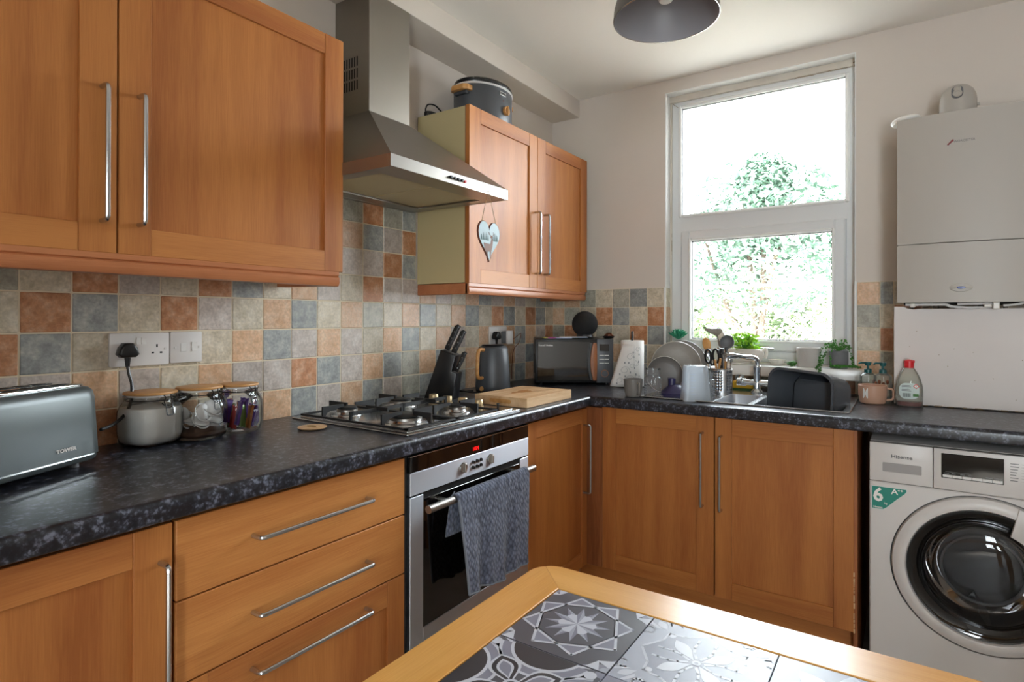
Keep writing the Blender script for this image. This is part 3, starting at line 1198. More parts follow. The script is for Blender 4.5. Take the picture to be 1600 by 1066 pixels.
def pan_support(y0, y1):
    g = G()
    x0, x1 = HX0 + .03, HX1 - .03
    zt = .957
    zb = .921
    tt = .0045
    for a, b in (((x0, y0), (x1, y0)), ((x0, y1), (x1, y1)), ((x0, y0), (x0, y1)), ((x1, y0), (x1, y1))):
        g.box(min(a[0], b[0]) - tt, max(a[0], b[0]) + tt, min(a[1], b[1]) - tt, max(a[1], b[1]) + tt, zb, zb + .006)
    def finger(px, py, dx, dy, L):
        # post with a flat arm that reaches towards the burner
        n = Vector((dx, dy, 0)).normalized()
        s_ = Vector((-n.y, n.x, 0)) * .0032
        p = Vector((px, py, 0))
        prof = [(0, zb), (0, zt), (L, zt), (L, zt - .009), (L * .45, zt - .014), (.016, zt - .022), (.008, zb)]
        vs = [[g.bm.verts.new(tuple(p + n * q[0] + s_ * k + Vector((0, 0, q[1])))) for q in prof] for k in (-1, 1)]
        g.bm.faces.new(vs[0])
        g.bm.faces.new(vs[1][::-1])
        m = len(prof)
        for i in range(m):
            g.bm.faces.new((vs[0][i], vs[0][(i + 1) % m], vs[1][(i + 1) % m], vs[1][i]))
    yc = (y0 + y1) / 2
    xc = (x0 + x1) / 2
    for bx_ in (.185, .455):
        finger(bx_, y0, 0, 1, .085)
        finger(bx_, y1, 0, -1, .085)
    finger(x0, yc, 1, 0, .09)
    finger(x1, yc, -1, 0, .075)
    g.box(xc - .05, xc + .05, yc - .0032, yc + .0032, zt - .012, zt)
    g.box(xc - .004, xc + .004, y0, y1, zt - .016, zt - .004)
    g.box(xc - .004, xc + .004, y0 - .003, y0 + .004, zb, zt - .004)
    g.box(xc - .004, xc + .004, y1 - .004, y1 + .003, zb, zt - .004)
    return g
for y0, y1 in ((-1.792, -1.572), (-1.562, -1.342)):
    obj('pan_support', pan_support(y0, y1), 'cast_iron', t, world=True)
for i, (x, y) in enumerate(((.190, -1.262), (.274, -1.278), (.352, -1.280), (.429, -1.286))):
    g = G().lathe([(0, 0), (.021, 0), (.021, .003), (.0185, .004), (.0175, .022), (.016, .0245), (0, .0245)], (x, y, .9185), 28)
    obj('knob', g, 'knob_gold', t, world=True)
g = G().lathe([(0, 0), (.004, 0), (.004, .012), (.0055, .014), (.0055, .017), (0, .017)], (.515, -1.28, .9185), 12)
obj('ignition_button', g, 'black_plastic', t, world=True)

# --- cooker hood
t = thing('cooker_hood', 'stainless chimney cooker hood on the tiled wall above the hob', 'cooker hood', (.2, -1.5, 1.69))
g = G()
cx0, cx1, cy0, cy1 = .0005, .182, -1.594, -1.392
ZH0, ZH1, ZS = 1.688, 1.726, 1.972
g.box(cx0, cx1, cy0, cy1, ZS - .003, 2.4, .0015)
ch = obj('chimney', g, 'steel_hood', t, world=True)
g = G()
for r_ in range(3):
    for k in range(8):
        x = .022 + k * .0135
        z = 2.06 + r_ * .042
        g.box(x, x + .0055, cy0 - .0006, cy0 + .002, z, z + .034, 0)
o = obj('vent_slots', g, 'black', ch, world=True, kind='stuff')
g = G()
hx1, hy0, hy1 = .50, -1.800, -1.197
b = [(cx0, hy0, ZH1), (hx1, hy0, ZH1), (hx1, hy1, ZH1), (cx0, hy1, ZH1)]
tp = [(cx0, cy0, ZS), (cx1, cy0, ZS), (cx1, cy1, ZS), (cx0, cy1, ZS)]
bv = [g.bm.verts.new(p) for p in b]
tv = [g.bm.verts.new(p) for p in tp]
for i in range(4):
    g.bm.faces.new((bv[i], bv[(i + 1) % 4], tv[(i + 1) % 4], tv[i]))
g.bm.faces.new(tv)
obj('canopy', g, 'steel_hood', t, world=True)
g = G()
g.box(hx1 - .012, hx1, hy0, hy1, ZH0, ZH1, .0008)
g.box(cx0, hx1 - .012, hy0, hy0 + .012, ZH0, ZH1)
g.box(cx0, hx1 - .012, hy1 - .012, hy1, ZH0, ZH1)
g.box(cx0, cx0 + .03, hy0 + .012, hy1 - .012, ZH0, ZH1)
rim = obj('rim', g, 'steel_y', t, world=True)
g = G().box(hx1 - .095, hx1 - .012, hy0 + .012, hy1 - .012, ZH0 + .001, ZH0 + .006)
g.box(.03, hx1 - .09, hy1 - .05, hy1 - .012, ZH0 + .001, ZH0 + .006).box(.03, hx1 - .09, hy0 + .012, hy0 + .05, ZH0 + .001, ZH0 + .006).box(.03, .09, hy0 + .05, hy1 - .05, ZH0 + .001, ZH0 + .006)
obj('underside_plate', g, 'steel_y', t, world=True)
for y0, y1 in ((hy0 + .052, -1.502), (-1.495, hy1 - .052)):
    g = G().box(.092, hx1 - .096, y0, y1, ZH0 + .007, ZH0 + .012, .001)
    obj('grease_filter', g, 'filter_mesh', t, world=True)
for i in range(4):
    y = -1.532 + i * .0195
    g = G().cyl((hx1 - .001, y, 1.708), (hx1 + .008, y, 1.708), .0055, .0045, n=14)
    obj('button', g, 'dark_metal', rim, world=True)
g = G().cyl((hx1 - .001, -1.455, 1.708), (hx1 + .005, -1.455, 1.708), .005, n=14)
obj('indicator_lamp', g, 'red', rim, world=True)
# ================================================================ THINGS ON THE LEFT WORKTOP
W0 = .9105
# --- toaster (turned a little towards the room)
tl = .36
ax = Vector((-.43, .903, 0))
rz_t = math.atan2(ax.y, ax.x)          # local +x runs along the toaster towards the window
t = thing('toaster', 'long slate-grey toaster with steel trim at the left end of the worktop', 'toaster', (.250, -2.68, W0), rz_t)
# local frame: x along, y towards wall-left (+), front is -y
def toaster_shell():
    g = G()
    L, D, n = .40, .165, 9
    rows = []
    levels = [(.012, -.012), (.016, -.004), (.030, 0), (.155, -.006), (.168, -.009), (.176, -.016), (.1795, -.026)]
    for z, ins in levels:
        rows.append([g.bm.verts.new((p[0], p[1], z)) for p in rrect(-L / 2 - ins, L / 2 + ins, -D / 2 - ins, D / 2 + ins, .035 + ins * .5, 7)])
    m = len(rows[0])
    for A, B in zip(rows, rows[1:]):
        for i in range(m):
            g.bm.faces.new((A[i], A[(i + 1) % m], B[(i + 1) % m], B[i]))
    g.bm.faces.new(rows[0][::-1])
    g.bm.faces.new(rows[-1])
    return g
tx = .05
g = toaster_shell()
g.bm.transform(Matrix.Translation((tx, 0, 0)))
obj('body', g, 'grey_paint', t, smooth=50)
g = G().prism(rrect(-.201 + tx, .201 + tx, -.0835, .0835, .034, 7), 2, .026, .029)
obj('steel_band', g, 'chrome', t)
g = G().prism(rrect(-.175 + tx, .175 + tx, -.058, .058, .02, 6), 2, .178, .1835, .001)
tp_ = obj('top_plate', g, 'chrome', t)
for y in (-.026, .026):
    g = G().box(-.155 + tx, .155 + tx, y - .013, y + .013, .181, .1843)
    sl = obj('slot', g, 'black', tp_)
    g = G()
    for k in range(9):
        g.box(-.15 + tx + k * .0365, -.146 + tx + k * .0365, y - .011, y + .011, .1843, .1850)
    obj('guard_wires', g, 'steel_y', sl)
for x in (-.15, .15):
    for y in (-.05, .05):
        obj('foot', G().cyl((x + tx, y, .0), (x + tx, y, .016), .009, .007, n=12), 'mid_grey', t)
Wt = WM[t.name]
text('TOWER', .0105, t, 'white_plastic', Wt @ face_mat((.098 + tx, -.0832, .050), (1, 0, 0), (0, 0, 1)), bold=.0004, sx=1.25)

# --- flex from the toaster to its plug
def cable(name, pts, r, m, label, cat, n=8, par=None):
    g = G().tube(spline(pts, n), r, 8)
    o = obj(name, g, m, par, world=True)
    if par is None:
        tag(o, label, cat)
    return o

# --- sockets
def faceplate(name, label, y0, y1, z0, z1, cat='socket'):
    t = thing(name, label, cat, (.007, (y0 + y1) / 2, (z0 + z1) / 2))
    g = G().prism([(p[0], p[1]) for p in rrect(y0, y1, z0, z1, .004, 3)], 0, .007, .016, .002, 2)
    obj('plate', g, 'white_plastic', t, world=True)
    return t
def holes(t, y, z, x=.0163):
    g = G()
    g.box(x - .001, x, y - .0022, y + .0022, z + .004, z + .012)
    g.box(x - .001, x, y - .014, y - .0075, z - .0135, z - .009)
    g.box(x - .001, x, y + .0075, y + .014, z - .0135, z - .009)
    obj('socket_holes', g, 'black', t, world=True)
def rocker(t, y, z, w_=.011, h_=.018, x=.0158):
    g = G().prism([(x, z - h_ / 2), (x + .0035, z - h_ / 2), (x + .0012, z), (x + .0025, z + h_ / 2), (x, z + h_ / 2)], 1, y - w_ / 2, y + w_ / 2)
    obj('switch', g, 'white_gloss', t, world=True)
def screw(t, y, z, x=.016):
    obj('screw', G().cyl((x - .001, y, z), (x + .0012, y, z), .0035, n=12), 'white_plastic', t, world=True)
t = faceplate('double_socket', 'white double socket on the tiles with a black plug in its left half', -2.333, -2.183, 1.112, 1.202)
holes(t, -2.216, 1.158)
holes(t, -2.300, 1.158)
rocker(t, -2.2635, 1.180)
rocker(t, -2.2505, 1.180)
screw(t, -2.194, 1.157)
t = faceplate('fused_switch', 'white square fused switch plate right of the left double socket', -2.180, -2.090, 1.114, 1.203, 'switch')
rocker(t, -2.113, 1.160, .015, .026)
obj('fuse_carrier', G().box(.0155, .0172, -2.152, -2.136, 1.146, 1.170, .0006), 'white_gloss', t, world=True)
screw(t, -2.166, 1.158)
screw(t, -2.099, 1.158)
def plug(name, label, y, z, m='black_plastic', x=.0165):
    t = thing(name, label, 'plug', (x, y, z))
    g = G().prism([(y - .025, z - .012), (y - .020, z + .006), (y - .010, z + .018), (y + .010, z + .018), (y + .020, z + .006), (y + .025, z - .012), (y + .017, z - .02), (y - .017, z - .02)], 0, x, x + .03, .006, 3)
    obj('body', g, m, t, world=True)
    g = G().tube([(x + .016, y, z - .018), (x + .016, y, z - .032), (x + .016, y, z - .045)], [.008, .0065, .005], 10)
    obj('strain_relief', g, m, t, world=True)
    return t
plug('plug', 'black plug of the toaster in the left double socket', -2.297, 1.158)
cable('toaster_cable', [(.0325, -2.297, 1.116), (.036, -2.294, 1.09), (.045, -2.292, 1.065), (.06, -2.300, 1.025), (.085, -2.325, .995), (.115, -2.365, .978), (.14, -2.40, .974)], .0042, 'black_plastic', 'black cable from plug on tiles down to the toaster', 'cable')

# --- storage jars
def jar(x, y, R, H, rz, label, fill):
    t = thing('storage_jar', label, 'jar', (x, y, W0), rz + radians(22), group='glass jars with bamboo lids')
    prof = [(0, .004), (R * .80, .004), (R * .92, .010), (R * .99, .03), (R, H * .45), (R * .99, H * .62), (R * .90, H * .74), (R * .80, H * .79), (R * .80, H * .86), (R * .84, H * .87), (R * .84, H * .90)]
    g = G().lathe([(0, 0), (R * .80, 0), (R * .93, .006)] + prof[3:], n=40, power=2.9)
    obj('glass', g, 'jar_glass', t, smooth=60)
    lid = G().prism(rrect(-R * .86, R * .86, -R * .86, R * .86, R * .72, 8), 2, H * .925, H * .975, .0025, 2)
    obj('lid', lid, 'bamboo', t)
    g = G().lathe([(0, H * .89), (R * .79, H * .89), (R * .79, H * .925), (0, H * .925)], n=32)
    obj('lid_seal', g, 'white_plastic', t)
    # wire bail
    zz = H * .83
    rr = R * .835
    ring = [(rr * cos(2 * pi * i / 40), rr * sin(2 * pi * i / 40), zz) for i in range(40)]
    g = G().tube(ring, .0014, 6, closed=True)
    f = rr + .002
    g.tube(bend([(f, -.011, H * .93), (f + .004, -.007, H * .88), (f + .003, -.012, H * .80), (f + .008, -.008, H * .70), (f + .006, 0, H * .69), (f + .008, .008, H * .70), (f + .003, .012, H * .80), (f + .004, .007, H * .88), (f, .011, H * .93)], .003, 3), .0014, 6)
    g.tube(bend([(f + .006, -.009, H * .76), (f + .012, -.0095, H * .56), (f + .012, .0095, H * .56), (f + .006, .009, H * .76)], .003, 3), .0014, 6)
    g.tube([(f, -.016, zz - .006), (f + .004, -.013, zz - .012), (f + .006, 0, zz - .014), (f + .004, .013, zz - .012), (f, .016, zz - .006)], .0014, 6)
    obj('wire_clasp', g, 'black_plastic', t)
    fill(t, R, H)
    return t
def fill_sugar(t, R, H):
    g = G()
    g.lathe([(0, .006), (R * .80, .006), (R * .90, .012), (R * .965, .03), (R * .975, H * .45), (R * .965, H * .60), (R * .90, H * .69), (R * .5, H * .675), (0, H * .66)], n=40, power=2.9)
    obj('sugar', g, 'sugar', t, kind='stuff', smooth=60)
def fill_bags(t, R, H):
    random.seed(5)
    for i in range(9):
        g = G()
        a = random.uniform(-1, 1)
        c = (random.uniform(-.4, .6) * R, random.uniform(-.5, .5) * R, .03 + i * .0085 if i < 7 else .05)
        g.X = Matrix.Translation(c) @ Matrix.Rotation(random.uniform(.5, 1.5), 4, 'Y') @ Matrix.Rotation(a, 4, 'Z') @ Matrix.Rotation(random.uniform(-.4, .4), 4, 'X')
        g.lathe([(0, -.004), (.018, -.003), (.024, 0), (.018, .003), (0, .004)], n=20)
        p = obj('tea_bag', g, 'bag_white', t)
        g = G()
        g.X = Matrix.Translation(c) @ Matrix.Rotation(random.uniform(.5, 1.5), 4, 'Y') @ Matrix.Rotation(a, 4, 'Z')
        g.ringplate((0, 0), .027, .0235, 2, -.0008, .0008, 24)
        obj('bag_rim', g, 'bag_white', p)
    g = G().lathe([(0, .006), (R * .8, .006), (R * .92, .014), (R * .9, .022), (R * .4, .03), (0, .028)], n=32, power=2.9)
    obj('loose_tea', g, 'tea_brown', t, kind='stuff')
def fill_sweets(t, R, H):
    random.seed(9)
    cols = ['purple_foil'] * 4 + ['orange_foil', 'red_foil', 'green_foil', 'bag_white', 'orange_foil', 'purple_foil', 'red_foil', 'purple_foil', 'green_foil', 'orange_foil']
    for i, c_ in enumerate(cols):
        g = G()
        an = 2 * pi * i / len(cols) * 1.0
        rr = R * (.62 if i % 2 else .38)
        g.X = Matrix.Translation((rr * cos(an + .6), rr * sin(an + .6), .055 + random.uniform(-.012, .012))) @ Matrix.Rotation(random.uniform(-.3, .3), 4, 'X') @ Matrix.Rotation(random.uniform(-.3, .3), 4, 'Y') @ Matrix.Rotation(random.uniform(0, 3), 4, 'Z')
        h = .034
        g.prism([(-.012, -h), (-.006, -h * .92), (0, -h), (.006, -h * .92), (.012, -h), (.010, -h * .7), (.011, h * .7), (.013, h), (.005, h * .93), (-.002, h), (-.009, h * .93), (-.013, h), (-.010, h * .7)], 1, -.004, .004, .0012, 1)
        obj('sachet', g, c_, t)
jar(.083, -2.262, .069, .142, radians(-8), 'left glass clip-top jar full of white sugar beside the toaster', fill_sugar)
jar(.107, -2.146, .065, .146, radians(-8), 'middle glass clip-top jar holding tea bags on the worktop', fill_bags)
jar(.112, -2.034, .060, .144, radians(-8), 'right glass clip-top jar with purple and orange sachets', fill_sweets)

# --- little round spoon rest
t = thing('trivet', 'small round pale wooden rest in front of the hob corner', 'trivet', (.262, -1.888, W0))
obj('disc', G().lathe([(0, 0), (.034, 0), (.042, .004), (.0425, .006), (.038, .0068), (0, .0062)], n=36), 'board', t)
obj('handle_stub', G().tube([(-.02, -.004, .0069), (.002, .001, .0078), (.014, .002, .0074)], [.0018, .0026, .0014], 6), 'string', t)

# --- knife block with three knives
t = thing('knife_block', 'slanted black knife block behind the hob knobs', 'knife block', (.142, -1.152, W0), radians(20))
# local: x along the lean (wall -> room), block leans to the wall side (-x high end at +x)
bl = [(-.068, 0), (.058, 0), (.072, .108), (.052, .116), (.070, .180), (.005, .203)]
g = G().prism([(p[0], p[1]) for p in bl], 1, -.04, .04, .003, 2)
obj('block', g, 'black_satin', t)
Wk = WM[t.name]
def knife(bx_, by_, bz_, L, label, s=1.0, tilt=26):
    loc = Wk @ Vector((bx_, by_, bz_))
    k = thing('knife', label, 'knife', loc, radians(20), group='knives in the black block')
    R_ = Matrix.Rotation(radians(tilt), 4, 'Y')
    g = G()
    g.X = R_
    g.prism([(-.011 * s, .006), (.010 * s, .006), (.009 * s, L * .3), (.0105 * s, L * .62), (.009 * s, L * .9), (.011 * s, L), (-.004 * s, L * 1.02), (-.012 * s, L * .94), (-.009 * s, L * .6), (-.009 * s, L * .3)], 1, -.0085 * s, .0085 * s, .0028, 2)
    hd = obj('grip', g, 'black_plastic', k)
    g = G()
    g.X = R_
    g.box(-.011 * s, .011 * s, -.0075 * s, .0075 * s, -.001, .007, .001)
    g.box(-.0125 * s, -.0118 * s, -.005 * s, .005 * s, .01, L * .9)
    obj('bolster', g, 'steel_bright', k)
    g = G()
    g.X = R_
    for q in (.25, .5, .75):
        g.cyl((0, -.0092 * s, L * q), (0, .0092 * s, L * q), .0026, n=10)
    obj('rivets', g, 'steel_bright', hd)
    g = G()
    g.X = R_
    g.box(-.010 * s, .008 * s, -.001, .001, -.05, .0)
    obj('blade', g, 'steel_bright', k)
knife(.010, .020, .197, .118, 'tallest black-handled knife standing in the knife block', 1.0)
knife(.050, -.010, .186, .106, 'second tall black-handled knife in the knife block', 1.0)
knife(.060, -.010, .108, .095, 'short black-handled knife low in the front of the block', .85, 26)

# --- kettle
t = thing('kettle', 'grey cordless kettle with bamboo handle beside the chopping board', 'kettle', (.185, -.855, W0), radians(-92))
R = .08
prof = [(0, .012), (.076, .012), (.079, .018), (.079, .03), (.075, .12), (.068, .195), (.064, .203), (.055, .207), (0, .209)]
obj('body', G().lathe(prof, n=48), 'slate_paint', t, smooth=50)
obj('base', G().lathe([(0, 0), (.074, 0), (.077, .004), (.077, .010), (0, .010)], n=40), 'black_plastic', t)
obj('lid', G().lathe([(0, .209), (.05, .2085), (.052, .211), (.048, .2145), (0, .216)], n=36), 'black_satin', t)
g = G().prism([(-.058, .196), (-.086, .206), (-.088, .200), (-.064, .165)], 1, -.014, .014, .003, 2)
g.X = None
obj('spout', g, 'slate_paint', t)
g = G().tube(bend([(.062, 0, .192), (.098, 0, .196), (.108, 0, .178), (.112, 0, .085), (.103, 0, .068), (.076, 0, .068)], .016, 6), .0085, 12)
obj('handle', g, 'bamboo', t)
obj('switch', G().cyl((.077, 0, .020), (.083, 0, .021), .010, n=20), 'bamboo', t)
g = G().box(-.004, .004, -.0765, -.0745, .06, .165, .0008)
obj('water_gauge', g, 'black_glass', t)

# --- chopping board
t = thing('chopping_board', 'thick end-grain wooden chopping board with juice stain at the hob', 'chopping board', (.46, -1.02, W0))
bt = .036
# slabs glued side by side, with two finger grips
x0, x1, y0, y1 = .338, .582, -1.188, -.845
nS = 6
for i in range(nS):
    a = x0 + (x1 - x0) * i / nS
    b = x0 + (x1 - x0) * (i + 1) / nS
    g = G().box(a + .0001, b - .0001, y0, y1, W0 + .0005, W0 + bt + (i % 2) * .0002, .0006)
    obj('strip', g, 'board', t, world=True)
g = G().prism([(p[0], p[1]) for p in rrect(.41, .51, W0 + .011, W0 + .026, .007, 5)], 1, y0 - .0006, y0 + .001)
obj('finger_groove', g, 'bamboo', t, world=True)
g = G()
random.seed(2)
pts = []
for i in range(30):
    a = 2 * pi * i / 30
    r_ = 1 + .28 * sin(3 * a + 1) + .16 * sin(7 * a) + .1 * random.random()
    pts.append((.452 + .026 * r_ * cos(a), -1.02 + .055 * r_ * sin(a)))
g.prism(pts, 2, W0 + bt + .0001, W0 + bt + .0006)
obj('stain', g, 'oil_stain', t, world=True)

# --- second double socket, its plugs and cables
t = faceplate('double_socket', 'white double socket on the tiles behind the kettle', -.648, -.498, 1.112, 1.202)
rocker(t, -.58, 1.184)
rocker(t, -.566, 1.184)
plug('plug', 'black plug of the kettle in the socket behind it', -.612, 1.158)
t = thing('plug_adapter', 'bulky grey and white plug adapter right of the kettle plug', 'plug', (.0165, -.53, 1.15))
obj('body', G().box(.0165, .062, -.553, -.512, 1.116, 1.178, .006, 2), 'mid_grey', t, world=True)
obj('cover', G().box(.050, .0635, -.556, -.509, 1.113, 1.181, .003, 2), 'white_plastic', t, world=True)
cable('kettle_cable', [(.0325, -.612, 1.116), (.036, -.62, 1.06), (.04, -.66, .99), (.05, -.74, .93), (.08, -.80, .917), (.12, -.83, .916)], .0035, 'black_plastic', 'black kettle cable hanging from the socket by the kettle', 'cable')
cable('loose_cable', [(.13, -.93, .918), (.10, -1.00, .92), (.09, -1.05, .935), (.10, -1.07, .95), (.12, -1.06, .94), (.16, -1.0, .922), (.20, -.955, .918)], .0035, 'black_plastic', 'loop of black cable lying between knife block and kettle', 'cable')
cable('adapter_cable', [(.055, -.512, 1.13), (.075, -.495, 1.15), (.085, -.47, 1.165), (.08, -.48, 1.12), (.06, -.50, 1.08), (.05, -.50, 1.0), (.05, -.5, .93)], .0018, 'heart_edge', 'thin pale brown cable curling beside the plug adapter', 'cable')

# --- microwave, set diagonally across the corner
mf0 = Vector((.196, -.508, 0))
mR = Vector((.829, .559, 0))
rz = math.atan2(mR.y, mR.x)
t = thing('microwave', 'black microwave oven with walnut handle set across the corner', 'microwave', (mf0.x + .5 * .392 * mR.x, mf0.y + .5 * .392 * mR.y, W0), rz)
mw, md, mh = .392, .275, .232
g = G()
g.box(-mw / 2, mw / 2, .012, md, .008, mh, .008, 3)
obj('body', g, 'black_satin', t)
g = G().box(-mw / 2, mw / 2 - .086, -.006, .012, .010, mh - .002, .004, 2)
dr = obj('door', g, 'black_plastic', t)
g = G().box(-mw / 2 + .012, mw / 2 - .098, -.0085, -.005, .022, mh - .014, .0015)
obj('window', g, 'black_glass', dr)
# convex walnut handle
prof = []
for i in range(13):
    s_ = -1 + 2 * i / 12
    prof.append((.0 + s_ * .092, .030 * (1 - s_ * s_) ** .5 if abs(s_) < 1 else 0))
hx = mw / 2 - .098
g = G()
L_, R_ = [], []
for i in range(13):
    s_ = -1 + 2 * i / 12
    L_.append((hx - .020 - .014 * (1 - s_ * s_), .118 + s_ * .094))
    R_.append((hx + .010 + .003 * (1 - s_ * s_), .118 + s_ * .094))
obj('handle', G().prism([(p_[0] + .013, p_[1]) for p_ in L_] + R_[::-1], 1, -.036, -.022, .003, 2), 'walnut', dr)
obj('handle_back', G().prism(L_ + [(p_[0] - .004, p_[1]) for p_ in R_[::-1]], 1, -.0218, -.006, .002, 1), 'black_plastic', dr)
g = G().box(mw / 2 - .084, mw / 2, -.006, .012, .010, mh - .002, .004, 2)
cp = obj('control_panel', g, 'slate_paint', t)
g = G().box(mw / 2 - .070, mw / 2 - .022, -.0075, -.005, mh - .062, mh - .028, .001)
obj('display', g, 'black_glass', cp)
for i in range(3):
    for a, b in ((-.070, -.047), (-.045, -.022)):
        g = G().box(mw / 2 + a, mw / 2 + b, -.0085, -.005, mh - .086 - i * .0195, mh - .0815 - i * .0195, .0008)
        obj('button', g, 'white_plastic', cp)
g = G().cyl((mw / 2 - .044, -.006, .058), (mw / 2 - .044, -.016, .058), .0165, .0155, n=32)
k = obj('dial', g, 'slate_paint', cp)
g = G()
g.ringplate((mw / 2 - .044, .058), .0185, .0155, 1, -.012, -.006, 32)
obj('dial_ring', g, 'walnut', k)
for x in (-mw / 2 + .03, mw / 2 - .03):
    for y in (.03, md - .03):
        obj('foot', G().cyl((x, y, .0), (x, y, .010), .011, n=12), 'black_plastic', t)
Wm = WM[t.name]
text('Russell Hobbs', .0125, t, 'white_plastic', Wm @ face_mat((-mw / 2 + .052, -.0088, mh - .034), (1, 0, 0), (0, 0, 1)), bold=.0002)
g = G()
for k_ in range(9):
    g.box(-mw / 2 - .0006, -mw / 2 + .001, .06 + k_ * .014, .066 + k_ * .014, .05, .15)
obj('side_vents', g, 'black', t, kind='stuff')
Mtop = W0 + mh + .0005
def on_mw(x, y): 
    v = Wm @ Vector((x, y, 0))
    return v.x, v.y
# --- speaker ball
x, y = on_mw(.068, .12)
t = thing('smart_speaker', 'round black fabric speaker standing on top of the microwave', 'speaker', (x, y, Mtop))
g = G().lathe([(0, 0.004)] + [(.067 * sin(a), .072 - .067 * cos(a)) for a in [radians(q) for q in range(36, 181, 6)]][:-1] + [(0, .139)], n=40)
mat('speaker_cloth', '161618', 0.9, bump=0.4, bscale=700)
obj('fabric_shell', g, 'speaker_cloth', t)
obj('base_ring', G().lathe([(0, 0), (.040, 0), (.044, .004), (.041, .018), (0, .018)], n=36), 'dark_metal', t)
# --- leaflets
random.seed(4)
for i, (c_, dx, dy, a, lab) in enumerate((('pink_print', -.085, .040, .12, 'pink and green printed leaflet on the microwave'), ('paper_blue', -.0, .045, -.05, 'pale blue printed leaflet under the speaker side'))):
    x, y = on_mw(dx, dy)
    t = thing('leaflet', lab, 'leaflet', (x, y, Mtop + .0004 + i * .0038), rz + a)
    obj('sheet', G().box(-.07, .07, -.045, .045, 0, .0032, .0004), c_ if i else 'paper_blue', t)
    obj('print', G().box(-.0705, -.01, -.0455, .04, .0012, .0036).box(.0, .05, -.02, .01, .0030, .0034), 'pink_print' if i == 0 else 'paper', t)
    if i == 0:
        obj('print_corner', G().box(-.0708, -.052, -.0458, .042, .0014, .0040), 'tag_yellow', t)
# --- dark trinket at the microwave's right end
x, y = on_mw(.180, .045)
t = thing('trinket_dish', 'small dark dish with bits in it on the right of the microwave top', 'dish', (x, y, Mtop))
obj('bowl', G().lathe([(0, 0), (.024, 0), (.031, .012), (.029, .012), (.02, .004), (0, .004)], n=24), 'black_satin', t)
g = G()
g.tube([(-.022, 0, .012), (-.008, .004, .024), (.012, 0, .022), (.026, -.004, .010)], .005, 8)
g.ball((.004, -.006, .013), .011, .009, .009, 12, 8)
obj('contents', g, 'heart_edge', t)
# ================================================================ SINK SIDE
WY = W0
# --- kitchen roll on its holder
t = thing('kitchen_roll', 'white patterned kitchen roll on a pole holder right of the microwave', 'kitchen roll', (.628, -.302, WY), radians(20))
random.seed(8)
g = G().lathe([(.020, .004), (.055, .004), (.056, .01), (.056, .222), (.0545, .226), (.021, .226), (.020, .222), (.020, .004)], n=40)
mat('roll_paper', 'E8E6E3', 0.85, bump=0.35, bscale=120)
obj('paper', g, 'roll_paper', t)
# loose sheet flaring to the left
g = G()
V = []
for j in range(11):
    z = .004 + .205 * j / 10
    k = 1 - j / 10
    row = []
    for i in range(9):
        u = i / 8
        a = radians(215 + 70 * u)
        r_ = .0565
        flare = .062 * k * (1 - u)
        row.append(g.bm.verts.new((r_ * cos(a) - flare * .95, r_ * sin(a) - .002 - .012 * k * (1 - u), z)))
    V.append(row)
for j in range(10):
    for i in range(8):
        g.bm.faces.new((V[j][i], V[j][i + 1], V[j + 1][i + 1], V[j + 1][i]))
o = obj('loose_sheet', g, 'roll_paper', t)
so_ = o.modifiers.new('thickness', 'SOLIDIFY')
so_.thickness = .0012
g = G()
def swirl(cx_, cz_, r_, flip=1, turns=1.2):
    pts = []
    for i in range(16):
        a = flip * 2 * pi * turns * i / 15
        rr = r_ * (1 - .55 * i / 15)
        th = radians(270) + (cx_ + rr * cos(a)) / .0575
        pts.append((.0578 * cos(th), .0578 * sin(th), cz_ + rr * sin(a)))
    g.tube(pts, .0006, 4)
def on_sheet(u, z):
    k = 1 - (z - .004) / .205
    a = radians(215 + 70 * u)
    flare = .062 * k * (1 - u)
    return (.0585 * cos(a) - flare * .95, .0585 * sin(a) - .0035 - .012 * k * (1 - u), z)
for u_, z_, r_ in ((.75, .150, .2), (.55, .085, .22), (.80, .045, .18), (.40, .035, .16), (.88, .105, .14)):
    pts = []
    for i in range(16):
        a = 2 * pi * 1.2 * i / 15
        rr = r_ * (1 - .5 * i / 15)
        pts.append(on_sheet(min(max(u_ + rr * cos(a), 0.02), 1), z_ + .085 * rr * sin(a)))
    g.tube(pts, .0006, 4)
for u_, z_ in ((.9, .17), (.7, .12), (.5, .12), (.8, .075), (.6, .055), (.35, .065), (.3, .02), (.7, .02)):
    g.ball(on_sheet(u_, z_), .003, .0008, .0055, 8, 6)
for c_ in ((-.005, .165, .022, 1), (.02, .12, .016, -1), (-.02, .075, .020, -1), (.028, .05, .014, 1), (.03, .185, .013, 1)):
    swirl(*c_)
def leafp(cx_, cz_, r_, a):
    th = radians(270) + cx_ / .0575
    g.ball((.0578 * cos(th), .0578 * sin(th), cz_), .003 * r_, .0008, .006 * r_, 8, 6)
for c_ in ((-.022, .12, 1.2, 0), (.01, .147, 1, 0), (.012, .095, 1.1, 0), (.034, .125, 1.0, 0), (-.03, .055, 1.2, 0), (.02, .065, 1, 0), (.036, .16, .9, 0)):
    leafp(*c_)
obj('printed_pattern', g, 'print_grey', t, kind='stuff')
g = G().lathe([(0, 0), (.062, 0), (.064, .003), (.006, .004), (.0055, .268), (.004, .272), (0, .272)], n=28)
obj('holder', g, 'black_plastic', t)

